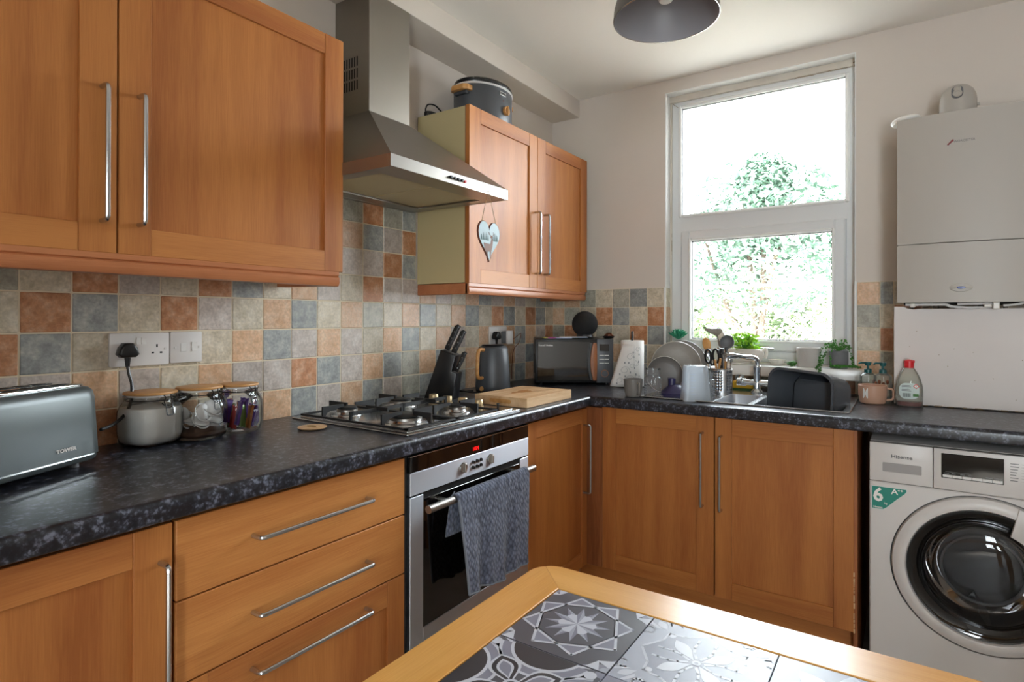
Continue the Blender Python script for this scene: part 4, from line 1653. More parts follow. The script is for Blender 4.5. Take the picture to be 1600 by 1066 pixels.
# --- mug and glassware at the front edge
def mug(name, label, x, y, R, H, rz, m, hr=.018, taper=.0, band=None):
    t = thing(name, label, 'mug', (x, y, WY), rz)
    g = G().lathe([(0, 0), (R - .006 - taper, 0), (R - .002 - taper, .003), (R - taper * .3, H * .45), (R, H - .0015), (R - .0012, H), (R - .0028, H - .001), (R - .004 - taper * .3, H * .45), (R - .007 - taper, .006), (0, .005)], n=40)
    obj('cup', g, m, t)
    g = G().tube(bend([(R - .003, 0, H * .82), (R + hr, 0, H * .80), (R + hr, 0, H * .24), (R - .004, 0, H * .20)], hr * .8, 6), .0042, 10)
    obj('handle', g, m, t)
    return t
mug('mug', 'small grey mug at the front edge right of the kitchen roll', .775, -.648, .040, .076, radians(-40), 'mug_grey', .014, .006)

def glass_bottle(x, y, R, H, label):
    t = thing('glass_tumbler', label, 'bottle', (x, y, WY), 0, group='clear ribbed glass bottles')
    prof = [(R * .97, 0), (R, .003), (R, H * .64), (R * .97, H * .69), (R * .84, H * .72), (R * .82, H * .76), (R * .84, H * .93), (R * .86, H * .955), (R * .84, H), (0, H)]
    g = G()
    n = 48
    rings = []
    for r_, z in prof:
        if r_ == 0:
            rings.append([g.bm.verts.new((0, 0, z))])
            continue
        rb = .0009 if z < H * .66 else 0
        rings.append([g.bm.verts.new(((r_ + rb * (1 if i % 2 else -1)) * cos(2 * pi * i / n), (r_ + rb * (1 if i % 2 else -1)) * sin(2 * pi * i / n), z)) for i in range(n)])
    for A, B in zip(rings, rings[1:]):
        for i in range(n):
            j = (i + 1) % n
            if len(B) == 1: g.bm.faces.new((A[i], A[j], B[0]))
            else: g.bm.faces.new((A[i], A[j], B[j], B[i]))
    obj('glass', g, 'bottle_glass', t, smooth=20)
    g = G().lathe([(R * .8, H * .965), (R * .865, H * .965), (R * .865, H * 1.0), (R * .8, H * 1.0), (R * .8, H * .965)], n=40)
    obj('rim', g, 'jar_glass', t)
glass_bottle(.842, -.592, .036, .120, 'ribbed upturned glass bottle between grey mug and purple lid')
glass_bottle(1.050, -.530, .034, .116, 'ribbed upturned glass bottle half hidden behind the frosted jug')
t = thing('drinking_glass', 'low clear glass tumbler in front of the cutlery holder', 'glass', (1.030, -.455, WY))
g = G().lathe([(0, 0), (.034, 0), (.036, .003), (.038, .045), (.0365, .045), (.034, .006), (0, .006)], n=36)
obj('glass', g, 'bottle_glass', t)

# --- purple citrus-press / blender lid
t = thing('purple_lid', 'dark purple funnel-topped plastic lid drying beside the frosted jug', 'lid', (.925, -.548, WY))
t.scale = (1.12, 1.12, 1.12)
g = G().lathe([(0, .0), (.056, 0), (.057, .006), (.054, .012), (.056, .016), (.05, .022), (.034, .036), (.026, .042), (.018, .046), (.0, .046)], n=40)
obj('dome', g, 'navy', t)
obj('spout', G().lathe([(0, 0), (.0135, 0), (.0135, .03), (.011, .03), (.011, .01), (0, .01)], (-.012, -.006, .040), n=24), 'navy', t)
obj('clip', G().tube(bend([(.05, -.01, .010), (.062, -.012, .03), (.066, -.012, .085), (.060, -.012, .104)], .01, 4), .0055, 8), 'navy', t)

# --- frosted jug, upside down
t = thing('frosted_jug', 'upturned frosted plastic measuring jug at the worktop front', 'jug', (1.028, -.612, WY), radians(32))
g = G()
rows = []
for z, hw, hd in ((0, .055, .046), (.002, .0535, .045), (.008, .052, .044), (.07, .048, .041), (.136, .0435, .037), (.142, .041, .035), (.143, .0, .0)):
    if hw == 0:
        rows.append([g.bm.verts.new((0, 0, z))])
    else:
        rows.append([g.bm.verts.new((p[0], p[1], z)) for p in rrect(-hw, hw, -hd, hd, .012, 4)])
for A, B in zip(rows, rows[1:]):
    m_ = len(A)
    for i in range(m_):
        j = (i + 1) % m_
        if len(B) == 1: g.bm.faces.new((A[i], A[j], B[0]))
        else: g.bm.faces.new((A[i], A[j], B[j], B[i]))
obj('body', g, 'frosted', t)
g = G()
for k in range(7):
    g.box(-.03, -.03 + (.012 if k % 2 else .02), -.0452 + k * .0006, -.0446 + k * .0006, .03 + k * .013, .031 + k * .013)
obj('scale_marks', g, 'paper_blue', t, kind='stuff')

# --- plate rack with plates
t = thing('plate_rack', 'thin black wire plate rack holding the plates left of the tap', 'rack', (.87, -.37, WY), radians(8))
g = G()
for y in (-.065, .065):
    g.tube(bend([(-.13, y, .004), (-.13, y, .03), (.13, y, .03), (.13, y, .004)], .01, 4), .0025, 6)
for k in range(8):
    x = -.11 + k * .03
    g.tube(bend([(x, -.066, .03), (x, -.03, .008), (x, .03, .008), (x, .066, .03)], .01, 3), .002, 6)
g.X = None
obj('wires', g, 'black_plastic', t)
def plate(x, y, z, R, label, m, rimm, lean=9, rz=10, th=.012):
    t = thing('plate', label, 'plate', (x, y, z), radians(rz), group='plates in the drying rack')
    g = G()
    g.X = Matrix.Translation((0, 0, R)) @ Matrix.Rotation(radians(90 - lean), 4, 'X')
    g.lathe([(0, 0), (R * .62, 0), (R * .66, -.002), (R * .93, .006), (R * .985, .012), (R * .985, .0135)], n=56)
    g.lathe([(R * .985, .0135), (R * .93, .009), (R * .66, .0035), (R * .64, .003), (0, .003)], n=56)
    bmesh.ops.remove_doubles(g.bm, verts=g.bm.verts[:], dist=.0001)
    d_ = obj('dish', g, m, t)
    g = G()
    g.X = Matrix.Translation((0, 0, R)) @ Matrix.Rotation(radians(90 - lean), 4, 'X')
    g.lathe([(R * .972, .0115), (R * .992, .0110), (R, .0130), (R * .99, .0150), (R * .972, .0135), (R * .972, .0115)], n=56)
    obj('rim', g, rimm, t)
plate(.893, -.372, .9215, .112, 'rearmost large grey dinner plate standing in the rack', 'stone_grey', 'plate_dark', 9, 22)
plate(.878, -.402, .9205, .110, 'large grey dinner plate standing just behind the small plate', 'stone_grey', 'plate_rim', 9, 22)
plate(.862, -.510, .9180, .080, 'small grey side plate with pale rim in front of the dinner plates', 'plate_dark', 'plate_rim', 9, 30)

# --- sink
t = thing('kitchen_sink', 'stainless one and a half bowl sink set in the worktop under the window', 'sink', (1.2, -.4, .91))
g = G()
rim_z0, rim_z1 = .9105, .9145
# drainer deck on the left and rims round the bowls
def bowl(g, x0, x1, y0, y1, depth, r=.04):
    top = rrect(x0, x1, y0, y1, r, 5)
    rows = []
    for z, ins in ((rim_z1, 0), (rim_z1 - .004, .002), (.91 - depth * .6, .006), (.91 - depth + .02, .012), (.91 - depth, .035)):
        pts = rrect(x0 + ins, x1 - ins, y0 + ins, y1 - ins, max(r - ins * .3, .01), 5)
        rows.append([g.bm.verts.new((p[0], p[1], z)) for p in pts])
    m_ = len(rows[0])
    for A, B in zip(rows, rows[1:]):
        for i in range(m_):
            g.bm.faces.new((A[i], B[i], B[(i + 1) % m_], A[(i + 1) % m_]))
    g.bm.faces.new(rows[-1])
b1 = (1.105, 1.235, -.628, -.345)
b2 = (1.256, 1.556, -.628, -.265)
def deck():
    g = G()
    X = [.80, b1[0], b1[1], b2[0], b2[1], 1.578]
    g.box(.80, X[1], -.655, -.165, rim_z0, rim_z1, .0012)
    g.box(X[2], X[3], b1[2], b1[3], rim_z0, rim_z1 - .0003)
    g.box(X[1], X[5], -.655, b1[2] + .0, rim_z0, rim_z1 - .0003)
    g.box(X[4], X[5], b1[2], -.165, rim_z0, rim_z1 - .0003)
    g.box(X[1], X[3], b1[3], -.165, rim_z0, rim_z1 - .0003)
    g.box(X[3], X[4], b2[3], -.165, rim_z0, rim_z1 - .0003)
    for k in range(7):
        y = -.60 + k * .06
        g.box(.83, 1.06, y, y + .012, rim_z1 - .0005, rim_z1 + .0022, .001)
    g.tube([(.801, -.654, rim_z1), (1.577, -.654, rim_z1)], .003, 6)
    g.tube([(1.577, -.654, rim_z1), (1.577, -.166, rim_z1)], .003, 6)
    return g
obj('drainer', deck(), 'steel_bright', t, world=True)
g = G()
bowl(g, *b1, .13, .03)
obj('bowl', g, 'steel', t, world=True, label='small half bowl', flip=True)
g = G()
bowl(g, *b2, .16, .045)
obj('bowl', g, 'steel', t, world=True, label='large main bowl', flip=True)
for (x, y, z) in ((1.17, -.486, .783), (1.40, -.45, .753)):
    obj('waste', G().lathe([(0, 0), (.02, 0), (.03, -.001), (.033, .0015), (.02, .001), (0, -.002)], (x, y, z), n=24), 'chrome', t, world=True)

# --- mixer tap
t = thing('mixer_tap', 'chrome mixer tap with a swan spout behind the sink', 'tap', (1.19, -.232, .9145))
tx_, ty_ = 1.19, -.232
g = G()
g.lathe([(0, 0), (.026, 0), (.027, .004), (.021, .010), (.0165, .016), (.0175, .03), (.0135, .045), (.0155, .055), (.0145, .10), (.0165, .104), (.0165, .118), (.012, .124), (0, .124)], (tx_, ty_, .9145), n=28)
obj('pillar', g, 'chrome', t, world=True)
g = G().cyl((tx_ - .062, ty_ + .0, .958), (tx_ + .085, ty_ + .0, .958), .0135, n=20)
for a, b in ((-.085, -.045), (.06, .10)):
    g.cyl((tx_ + a, ty_, .958), (tx_ + b, ty_, .958), .0175, n=20)
bd = obj('valve_body', g, 'chrome', t, world=True)
for s_ in (-1, 1):
    g = G().cyl((tx_ + s_ * .07 + .005, ty_, .97), (tx_ + s_ * .07 + .005, ty_ - .03, .982), .0045, n=10)
    obj('lever', g, 'chrome', bd, world=True)
sp_ = bend([(tx_ + .004, ty_, 1.02), (tx_ + .002, ty_ - .004, 1.068), (tx_ - .04, ty_ - .060, 1.076), (tx_ - .095, ty_ - .150, 1.084)], .03, 7)
g = G().tube(sp_, .0105, 16)
e_ = sp_[-1]
d_ = (Vector(sp_[-1]) - Vector(sp_[-2])).normalized()
g.tube([e_ - d_ * .05, e_ - d_ * .004], .0122, 16)
g.tube([e_ - d_ * .006, e_ + d_ * .01], [.0155, .0135], 16)
g.cyl(e_ - d_ * .0 + Vector((0, 0, .004)), e_ + Vector((0, 0, -.024)), .012, .011, 16)
obj('spout', g, 'chrome', t, world=True)

# --- cutlery drainer with what stands in it
cxx, cyy = 1.056, -.338
t = thing('cutlery_holder', 'perforated steel cutlery holder full of utensils left of the tap', 'utensil holder', (cxx, cyy, .9145))
R, H = .052, .108
mat('perforated_steel', 'B4B6B8', 0.25, 1.0)
def perforated():
    """pill-shaped can with real rows of holes cut through its wall"""
    g = G()
    n = 60
    zs = [0, .006]
    z = .014
    while z < H - .016:
        zs += [z, z + .0045]
        z += .0125
    zs += [H - .006, H]
    ring = []
    for z in zs:
        ring.append([g.bm.verts.new((R * cos(2 * pi * i / n), R * .82 * sin(2 * pi * i / n), z)) for i in range(n)])
    for j in range(len(zs) - 1):
        hole_row = 2 <= j < len(zs) - 3 and j % 2 == 0
        for i in range(n):
            blank = (i // 4) % 3 == 0
            if hole_row and i % 2 == 1 and not blank:
                continue
            g.bm.faces.new((ring[j][i], ring[j][(i + 1) % n], ring[j + 1][(i + 1) % n], ring[j + 1][i]))
    g.bm.faces.new(ring[0][::-1])
    return g
o = obj('can', perforated(), 'perforated_steel', t)
so_ = o.modifiers.new('thickness', 'SOLIDIFY')
so_.thickness = .001
g = G().tube([(R * cos(2 * pi * i / 40), R * .82 * sin(2 * pi * i / 40), H) for i in range(40)], .0018, 6, closed=True)
obj('rim', g, 'steel_bright', t)
def inholder(name, label, cat, dx, dy, tx__, ty__, L, build, m, rz=0, z0=.922):
    """utensil standing in the holder; leans so that its top is at (tx, ty) from the foot"""
    t = thing(name, label, cat, (cxx + dx, cyy + dy, z0), group='utensils in the steel holder')
    d = Vector((tx__ - dx, ty__ - dy, L)).normalized()
    q = Vector((0, 0, 1)).rotation_difference(d).to_matrix().to_4x4() @ Matrix.Rotation(rz, 4, 'Z')
    build(t, q, L)
    return t
def b_ladle(t, q, L):
    g = G()
    g.X = q
    g.tube([(0, 0, 0), (0, 0, L * .55), (0, -.002, L * .8), (0, 0, L * .86)], [.006, .007, .006, .008], 8)
    obj('handle', g, 'black_plastic', t)
    g = G()
    g.X = q @ Matrix.Translation((0, 0, L * .86 + .026)) @ Matrix.Rotation(radians(80), 4, 'X')
    prof = [(.031 * sin(radians(a)), -.026 * cos(radians(a))) for a in range(0, 91, 10)]
    g.lathe(prof + [(.028 * sin(radians(a)), -.022 * cos(radians(a))) for a in range(90, -1, -10)], n=28)
    bmesh.ops.remove_doubles(g.bm, verts=g.bm.verts[:], dist=.00005)
    obj('scoop', g, 'mid_grey', t)
def b_spoon(t, q, L):
    g = G()
    g.X = q
    g.tube([(0, 0, 0), (0, 0, L * .75), (0, 0, L * .8)], [.004, .005, .006], 8)
    g.ball((0, 0, L * .88), .019, .006, .032, 14, 10)
    obj('spoon', g, 'bamboo', t)
def b_spat(t, q, L):
    g = G()
    g.X = q
    g.tube([(0, 0, 0), (0, 0, L * .7)], [.004, .005], 8)
    g.prism([(-.009, L * .68), (.009, L * .68), (.022, L * .8), (.022, L), (-.018, L * .99), (-.019, L * .8)], 1, -.0025, .0025, .001, 1)
    obj('spatula', g, 'bamboo', t)
def b_stick(t, q, L):
    g = G()
    g.X = q
    g.tube([(0, 0, 0), (0, 0, L * .7), (0, 0, L)], [.0035, .0045, .0055], 8)
    obj('stick', g, 'bamboo', t)
def b_steel(t, q, L):
    g = G()
    g.X = q
    g.tube([(0, 0, 0), (0, 0, L * .8), (0, 0, L)], [.0025, .003, .0065], 8)
    g.ball((0, 0, L * .96), .011, .003, .018, 12, 8)
    obj('spoon', g, 'steel_bright', t)
def b_knife(t, q, L):
    g = G()
    g.X = q
    g.box(-.009, .009, -.001, .001, 0, L * .55)
    obj('blade', g, 'steel_bright', t)
    g = G()
    g.X = q
    g.prism([(-.009, L * .53), (.009, L * .53), (.008, L * .8), (.011, L), (-.008, L), (-.009, L * .8)], 1, -.007, .007, .0025, 2)
    h = obj('grip', g, 'black_plastic', t)
    g = G()
    g.X = q
    for k in (.62, .75, .88):
        g.cyl((0, -.0078, L * k), (0, .0078, L * k), .0022, n=8)
    obj('rivets', g, 'steel_bright', h)
def b_scissors(t, q, L):
    g = G()
    g.X = q
    g.box(-.009, -.001, -.0015, .0015, 0, L * .6)
    g.box(.001, .009, .001, .003, 0, L * .6)
    g.cyl((0, -.004, L * .55), (0, .006, L * .55), .004, n=12)
    obj('blades', g, 'steel_bright', t)
    for s_ in (-1, 1):
        g = G()
        g.X = q
        pts = [(s_ * .016 + .0125 * cos(2 * pi * i / 22), s_ * .001, L * .80 + .030 * sin(2 * pi * i / 22)) for i in range(22)]
        g.tube(pts, .0048, 8, closed=True)
        g.tube([(s_ * .003, 0, L * .58), (s_ * .009, 0, L * .68)], .005, 8)
        obj('finger_loop', g, 'black_plastic', t)
inholder('scissors', 'kitchen scissors with black loop handles in the steel holder', 'scissors', -.02, -.012, -.032, -.02, .195, b_scissors, None, radians(15))
inholder('ladle', 'grey plastic ladle sticking up highest from the steel holder', 'ladle', .018, -.006, .030, .0, .225, b_ladle, None)
inholder('knife', 'black-handled kitchen knife standing in the steel holder', 'knife', .0, .012, .004, .012, .19, b_knife, None)
inholder('wooden_spoon', 'wooden spoon leaning furthest left out of the steel holder', 'spoon', -.015, .02, -.085, .06, .245, b_spoon, None)
inholder('wooden_stick', 'short wooden utensil handle at the right side of the steel holder', 'spoon', .02, -.02, .034, -.030, .165, b_stick, None)
inholder('wooden_stick', 'short wooden utensil handle leaning left at the front of the holder', 'spoon', .012, -.03, -.014, -.036, .145, b_stick, None, .5)
inholder('wooden_stick', 'short wooden utensil handle leaning right beside the scissors', 'spoon', -.016, -.026, .012, -.034, .150, b_stick, None, .5)
inholder('table_spoon', 'steel spoon at the left of the holder near the plates', 'spoon', -.035, .0, -.05, .005, .165, b_steel, None, .6)
inholder('table_spoon', 'steel spoon near the middle of the holder beside the knife', 'spoon', -.01, .02, -.012, .024, .185, b_steel, None)
inholder('table_spoon', 'steel spoon at the back of the holder leaning right', 'spoon', .03, .015, .042, .03, .15, b_steel, None, 1.0)

# --- yellow and green brush set behind the tap
t = thing('scouring_sponge', 'yellow and green sponge lying behind the chrome tap', 'sponge', (1.13, -.15, WY + .002), radians(5))
obj('foam', G().box(-.06, .06, -.03, .03, .010, .042, .004, 2), 'yellow', t)
obj('scourer', G().box(-.06, .06, -.03, .03, 0, .010, .002), 'sponge_green', t)
t = thing('steel_scourer', 'silvery coil of scouring wire resting on the yellow sponge', 'scourer', (1.10, -.165, WY + .0445))
g = G()
for k in range(7):
    a = k * .5
    g.tube([(.014 * cos(2 * pi * i / 20) + .006 * cos(a * 3), .010 * sin(a * 2), .016 + .014 * sin(2 * pi * i / 20)) for i in range(20)], .0012, 5, closed=True)
obj('wire', g, 'scouring', t, kind='stuff')
t = thing('scrubbing_brush', 'pale scrubbing brush lying right of the tap behind the sink', 'brush', (1.29, -.15, WY + .002), radians(10))
obj('back', G().box(-.035, .05, -.018, .018, .018, .034, .006, 2), 'cream_ceramic', t)
g = G()
for i in range(11):
    for j in range(4):
        x, y = -.03 + i * .0075, -.012 + j * .008
        g.cyl((x, y, .0), (x, y, .019), .0018, n=5)
obj('bristles', g, 'board', t, kind='stuff')

# --- washing-up bowl standing on its side in the main sink
t = thing('washing_up_bowl', 'dark grey plastic washing-up bowl tipped on its side in the sink', 'washing-up bowl', (1.392, -.478, .7845), radians(-30))
def basin():
    g = G()
    Wd, Hh, Dp = .136, .124, .10
    rows = []
    R0 = Matrix.Translation((0, 0, .125)) @ Matrix.Rotation(radians(88), 4, 'X') @ Matrix.Rotation(radians(-2), 4, 'Z')
    for ins, dz, r_ in ((-.010, -.004, .055), (-.011, .003, .055), (-.002, .004, .05), (0, .0, .05), (.004, -.05, .048), (.018, -.135, .042), (.035, -Dp, .035)):
        rows.append([g.bm.verts.new((p[0], p[1], dz)) for p in rrect(-Wd + ins, Wd - ins, -Hh + ins, Hh - ins, r_, 7)])
    m_ = len(rows[0])
    for A, B in zip(rows, rows[1:]):
        for i in range(m_):
            g.bm.faces.new((A[i], B[i], B[(i + 1) % m_], A[(i + 1) % m_]))
    g.bm.faces.new(rows[-1])
    bmesh.ops.transform(g.bm, matrix=R0, verts=g.bm.verts[:])
    return g
mat('bowl_plastic', '50545A', 0.42, bump=0.08, bscale=250)
o = obj('basin', basin(), 'bowl_plastic', t, smooth=60)
so_ = o.modifiers.new('thickness', 'SOLIDIFY')
so_.thickness = .003

# --- sill things
SZ = 1.0245
def pot(name, label, x, y, R, H, m, cat='plant pot', band=None):
    t = thing(name, label, cat, (x, y, SZ))
    g = G().lathe([(0, 0), (R * .9, 0), (R * .96, .003), (R, H * .5), (R, H - .002), (R - .002, H), (R - .005, H - .002), (R - .006, H * .3), (0, H * .25)], n=40)
    obj('pot', g, m, t)
    return t
# teal succulent
t = pot('potted_succulent', 'teal spiky succulent in a cream pot at the left end of the sill', .772, -.045, .034, .105, 'cream_ceramic', 'plant')
random.seed(12)
for k in range(5):
    nl = [5, 8, 10, 11, 12][k]
    for i in range(nl):
        a = 2 * pi * i / nl + k * .5
        tilt = radians(5 + 13 * k)
        g = G()
        L = .048 + .003 * k
        g.X = Matrix.Translation((0, 0, .105 + .014 - k * .001)) @ Matrix.Rotation(a, 4, 'Z') @ Matrix.Rotation(tilt, 4, 'Y')
        g.tube([(0, 0, 0), (0, 0, L * .45), (0, 0, L * .8), (0, 0, L)], [.003, .0055, .0035, .0006], 6)
        obj('leaf', g, 'leaf_teal', t)
# dachshund planter
t = thing('dog_planter', 'cream dachshund-shaped planter with bright green plant on the sill', 'planter', (1.082, -.046, SZ), radians(4))
pr = [(.088, .006), (.084, .020), (.074, .030), (.05, .034), (.0, .035), (-.04, .035), (-.062, .030), (-.072, .016), (-.074, .004)]
g = G()
rings = []
for x, r_ in pr:
    rings.append([g.bm.verts.new((x, r_ * cos(2 * pi * i / 24), .042 + r_ * 1.0 * sin(2 * pi * i / 24) if sin(2 * pi * i / 24) < .55 else .042 + r_ * .55)) for i in range(24)])
for A, B in zip(rings, rings[1:]):
    for i in range(24):
        g.bm.faces.new((A[i], A[(i + 1) % 24], B[(i + 1) % 24], B[i]))
g.bm.faces.new(rings[0])
g.bm.faces.new(rings[-1][::-1])
obj('body', g, 'cream_ceramic', t, smooth=60)
g = G().tube(spline([(-.058, -.0, .050), (-.075, -.004, .078), (-.082, -.008, .105), (-.088, -.012, .118)], 4), [.024, .022, .021, .0205, .020, .019, .019, .018, .018, .018, .018, .018, .017], 14)
g.ball((-.092, -.014, .122), .021, .018, .018)
g.tube([(-.100, -.017, .124), (-.118, -.024, .126), (-.136, -.030, .132)], [.015, .011, .0075], 12)
g.ball((-.139, -.031, .133), .0075, .0075, .007, 10, 8)
obj('head', g, 'stone_grey', t)
for s_ in (-1, 1):
    g = G()
    g.X = Matrix.Translation((-.080, -.010 + s_ * .017, .108)) @ Matrix.Rotation(s_ * radians(14), 4, 'X')
    g.ball((0, 0, 0), .011, .004, .021, 12, 8)
    obj('ear', g, 'cream_ceramic', t)
for x in (-.045, .062):
    for s_ in (-1, 1):
        g = G().tube([(x, s_ * .024, .035), (x - .002, s_ * .026, .014), (x - .008, s_ * .026, .006)], [.014, .011, .010], 12)
        obj('leg', g, 'cream_ceramic', t)
obj('tail', G().tube(spline([(.080, 0, .050), (.094, 0, .062), (.098, 0, .046), (.092, 0, .026)], 4), [.006] * 13, 8), 'cream_ceramic', t)
def leafy(t, name, n, c, spread, hmin, hmax, size, m, seed, lean=.5):
    random.seed(seed)
    gl = G()
    gs = G()
    for i in range(n):
        a = random.uniform(0, 2 * pi)
        r_ = spread * math.sqrt(random.random())
        base = Vector((c[0] + .25 * r_ * cos(a), c[1] + .25 * r_ * sin(a), c[2]))
        top = Vector((c[0] + r_ * cos(a), c[1] + r_ * sin(a) * .7, c[2] + random.uniform(hmin, hmax)))
        gs.tube([base, (base + top) / 2 + Vector((0, 0, .004)), top], .0006, 4)
        for q in range(3):
            b = a + q * 2.1
            d = Vector((cos(b), sin(b), random.uniform(-.3, .5))).normalized()
            n_ = d.cross(Vector((random.uniform(-.6, .6), random.uniform(-1, .2), random.uniform(.2, 1)))).normalized()
            p = top + d * size * .5
            gl.bm.faces.new([gl.bm.verts.new(p + (d * cos(k_ * pi / 3) + n_ * sin(k_ * pi / 3) * .85) * size * .55) for k_ in range(6)])
    obj('stems', gs, 'leaf_green', t, kind='stuff')
    return obj(name, gl, m, t, kind='stuff')
leafy(t, 'foliage', 150, (.012, 0, .054), .054, .004, .064, .0125, 'leaf_lime', 21)
t.scale = (1.14, 1.0, 1.25)
obj('soil', G().lathe([(0, 0), (.03, 0), (0, .004)], (0, 0, .060), n=20, sx=1.5), 'soil', t)
# shell dish
t = thing('soap_dish', 'small round white scalloped dish on the sill', 'dish', (1.236, -.02, SZ))
g = G()
n = 40
rings = []
for r_, z in ((.0, 0.001), (.016, 0), (.022, .004), (.032, .018), (.038, .027), (.036, .0275), (.029, .019), (.018, .009), (0, .008)):
    rings.append([g.bm.verts.new((0, 0, z))] if r_ == 0 else [g.bm.verts.new((r_ * (1 + (.05 * cos(10 * 2 * pi * i / n) if z > .015 else 0)) * cos(2 * pi * i / n), r_ * (1 + (.05 * cos(10 * 2 * pi * i / n) if z > .015 else 0)) * sin(2 * pi * i / n), z)) for i in range(n)])
for A, B in zip(rings, rings[1:]):
    for i in range(n):
        j = (i + 1) % n
        if len(A) == 1: g.bm.faces.new((A[0], B[j], B[i]))
        elif len(B) == 1: g.bm.faces.new((A[i], A[j], B[0]))
        else: g.bm.faces.new((A[i], A[j], B[j], B[i]))
obj('dish', g, 'cream_ceramic', t)
# little sprig
t = thing('succulent_cutting', 'tiny green succulent cutting on the sill beside the speckled pot', 'plant', (1.302, -.05, SZ))
leafy(t, 'foliage', 26, (0, 0, .0), .018, .004, .024, .009, 'leaf_green', 5)
# concrete pot
t = pot('concrete_pot', 'empty grey textured concrete pot on the window sill', 1.372, -.035, .050, .088, 'concrete')
# trailing plant
t = pot('trailing_plant', 'string-of-beads plant trailing from a grey pot at the right of the sill', 1.492, -.03, .038, .078, 'concrete_band', 'plant')
obj('soil', G().lathe([(0, 0), (.032, 0), (0, .005)], (0, 0, .070), n=20), 'soil', t)
random.seed(31)
gl = G()
gs = G()
def strand(pts, nl, s_=.0085):
    P_ = spline(pts, 6)
    gs.tube(P_, .0009, 4)
    m_ = len(P_) - 1
    for i in range(nl):
        f_ = random.uniform(.05, 1) * m_
        a, b = P_[int(min(f_, m_ - 1))], P_[int(min(f_, m_ - 1)) + 1]
        p = a.lerp(b, f_ % 1)
        d = Vector((random.uniform(-1, 1), random.uniform(-1, 1), random.uniform(-.2, 1))).normalized()
        q = Vector((0, 0, 1)).rotation_difference(d).to_matrix().to_4x4()
        gl.X = Matrix.Translation(p) @ q
        gl.lathe([(0, 0), (s_ * .36, s_ * .35), (s_ * .34, s_ * .75), (0, s_ * 1.1)], n=5, sy=.55)
Z_ = .078
for i in range(9):
    a = random.uniform(0, 6.28)
    strand([(0, 0, Z_ - .006), (.025 * cos(a), .02 * sin(a), Z_ + random.uniform(.02, .045)), (.045 * cos(a), .03 * sin(a), Z_ + random.uniform(.0, .03))], 16)
strand([(-.01, -.01, Z_), (-.045, -.02, Z_ + .03), (-.068, -.03, Z_ - .01), (-.07, -.04, Z_ - .06), (-.075, -.05, .012), (-.08, -.078, -.004)], 60)
strand([(-.01, -.01, Z_), (-.04, -.03, Z_ + .016), (-.055, -.05, Z_ - .03), (-.066, -.072, .004), (-.068, -.088, -.03), (-.066, -.09, -.075)], 75)
strand([(0, -.01, Z_), (-.02, -.035, Z_ + .01), (-.03, -.042, Z_ - .04), (-.025, -.045, .01), (.01, -.05, .006)], 45)
strand([(.01, -.01, Z_), (.035, -.02, Z_ + .02), (.052, -.03, Z_ - .03), (.06, -.04, .015), (.09, -.045, .008)], 55)
for k in range(7):
    strand([(-.03 + k * .006, -.05, .006), (.0 + k * .01, -.058, .012), (.03 + k * .010, -.05, .008)], 26)
gl.X = None
obj('stems', gs, 'leaf_green', t, kind='stuff')
obj('foliage', gl, 'leaf_green', t, kind='stuff')

# --- soap dispensers, mug M, washing-up liquid
def pump(x, y, R, H, rz, label, art=False):
    t = thing('soap_dispenser', label, 'soap dispenser', (x, y, WY), rz, group='pump bottles behind the pink mug')
    g = G().lathe([(0, 0), (R, 0), (R * 1.02, .004), (R, H * .55), (R * .96, H * .64), (R * .5, H * .70), (R * .36, H * .72)], n=32)
    obj('bottle', g, 'soap_glass', t)
    obj('collar', G().lathe([(0, H * .70), (.0135, H * .70), (.0135, H * .79), (.010, H * .81), (.004, H * .82), (.004, H * .90), (0, H * .90)], n=24), 'pump_teal', t)
    g = G().lathe([(0, H * .89), (.010, H * .89), (.0125, H * .95), (.0125, H * .98), (0, H * .985)], n=24)
    g.tube(bend([(0, 0, H * .955), (-.026, -.008, H * .96), (-.032, -.010, H * .93)], .004, 3), .004, 8)
    obj('pump_head', g, 'pump_teal', t)
    if art:
        g = G()
        for i, a in enumerate((200, 225, 250, 275, 300)):
            a = radians(a)
            g.ball((R * cos(a), R * sin(a), H * (.45 if i % 2 else .5)), .006, .006, .009, 8, 6)
        obj('painted_leaves', g, 'heart_edge', t, kind='stuff')
    return t
pump(1.612, -.20, .030, .160, radians(0), 'left pump dispenser of plain liquid soap behind the pink mug')
pump(1.664, -.20, .033, .160, radians(0), 'right pump dispenser with brown leaf pattern behind the pink mug', True)
t = mug('mug', 'dusty pink mug with a white letter beside the sink', 1.632, -.288, .050, .073, radians(8), 'mug_pink', .02, .004)
t['label'] = 'dusty pink mug with a white letter M beside the sink'
Wq = WM[t.name]
Wface = Matrix.Translation((1.632, -.288, WY))
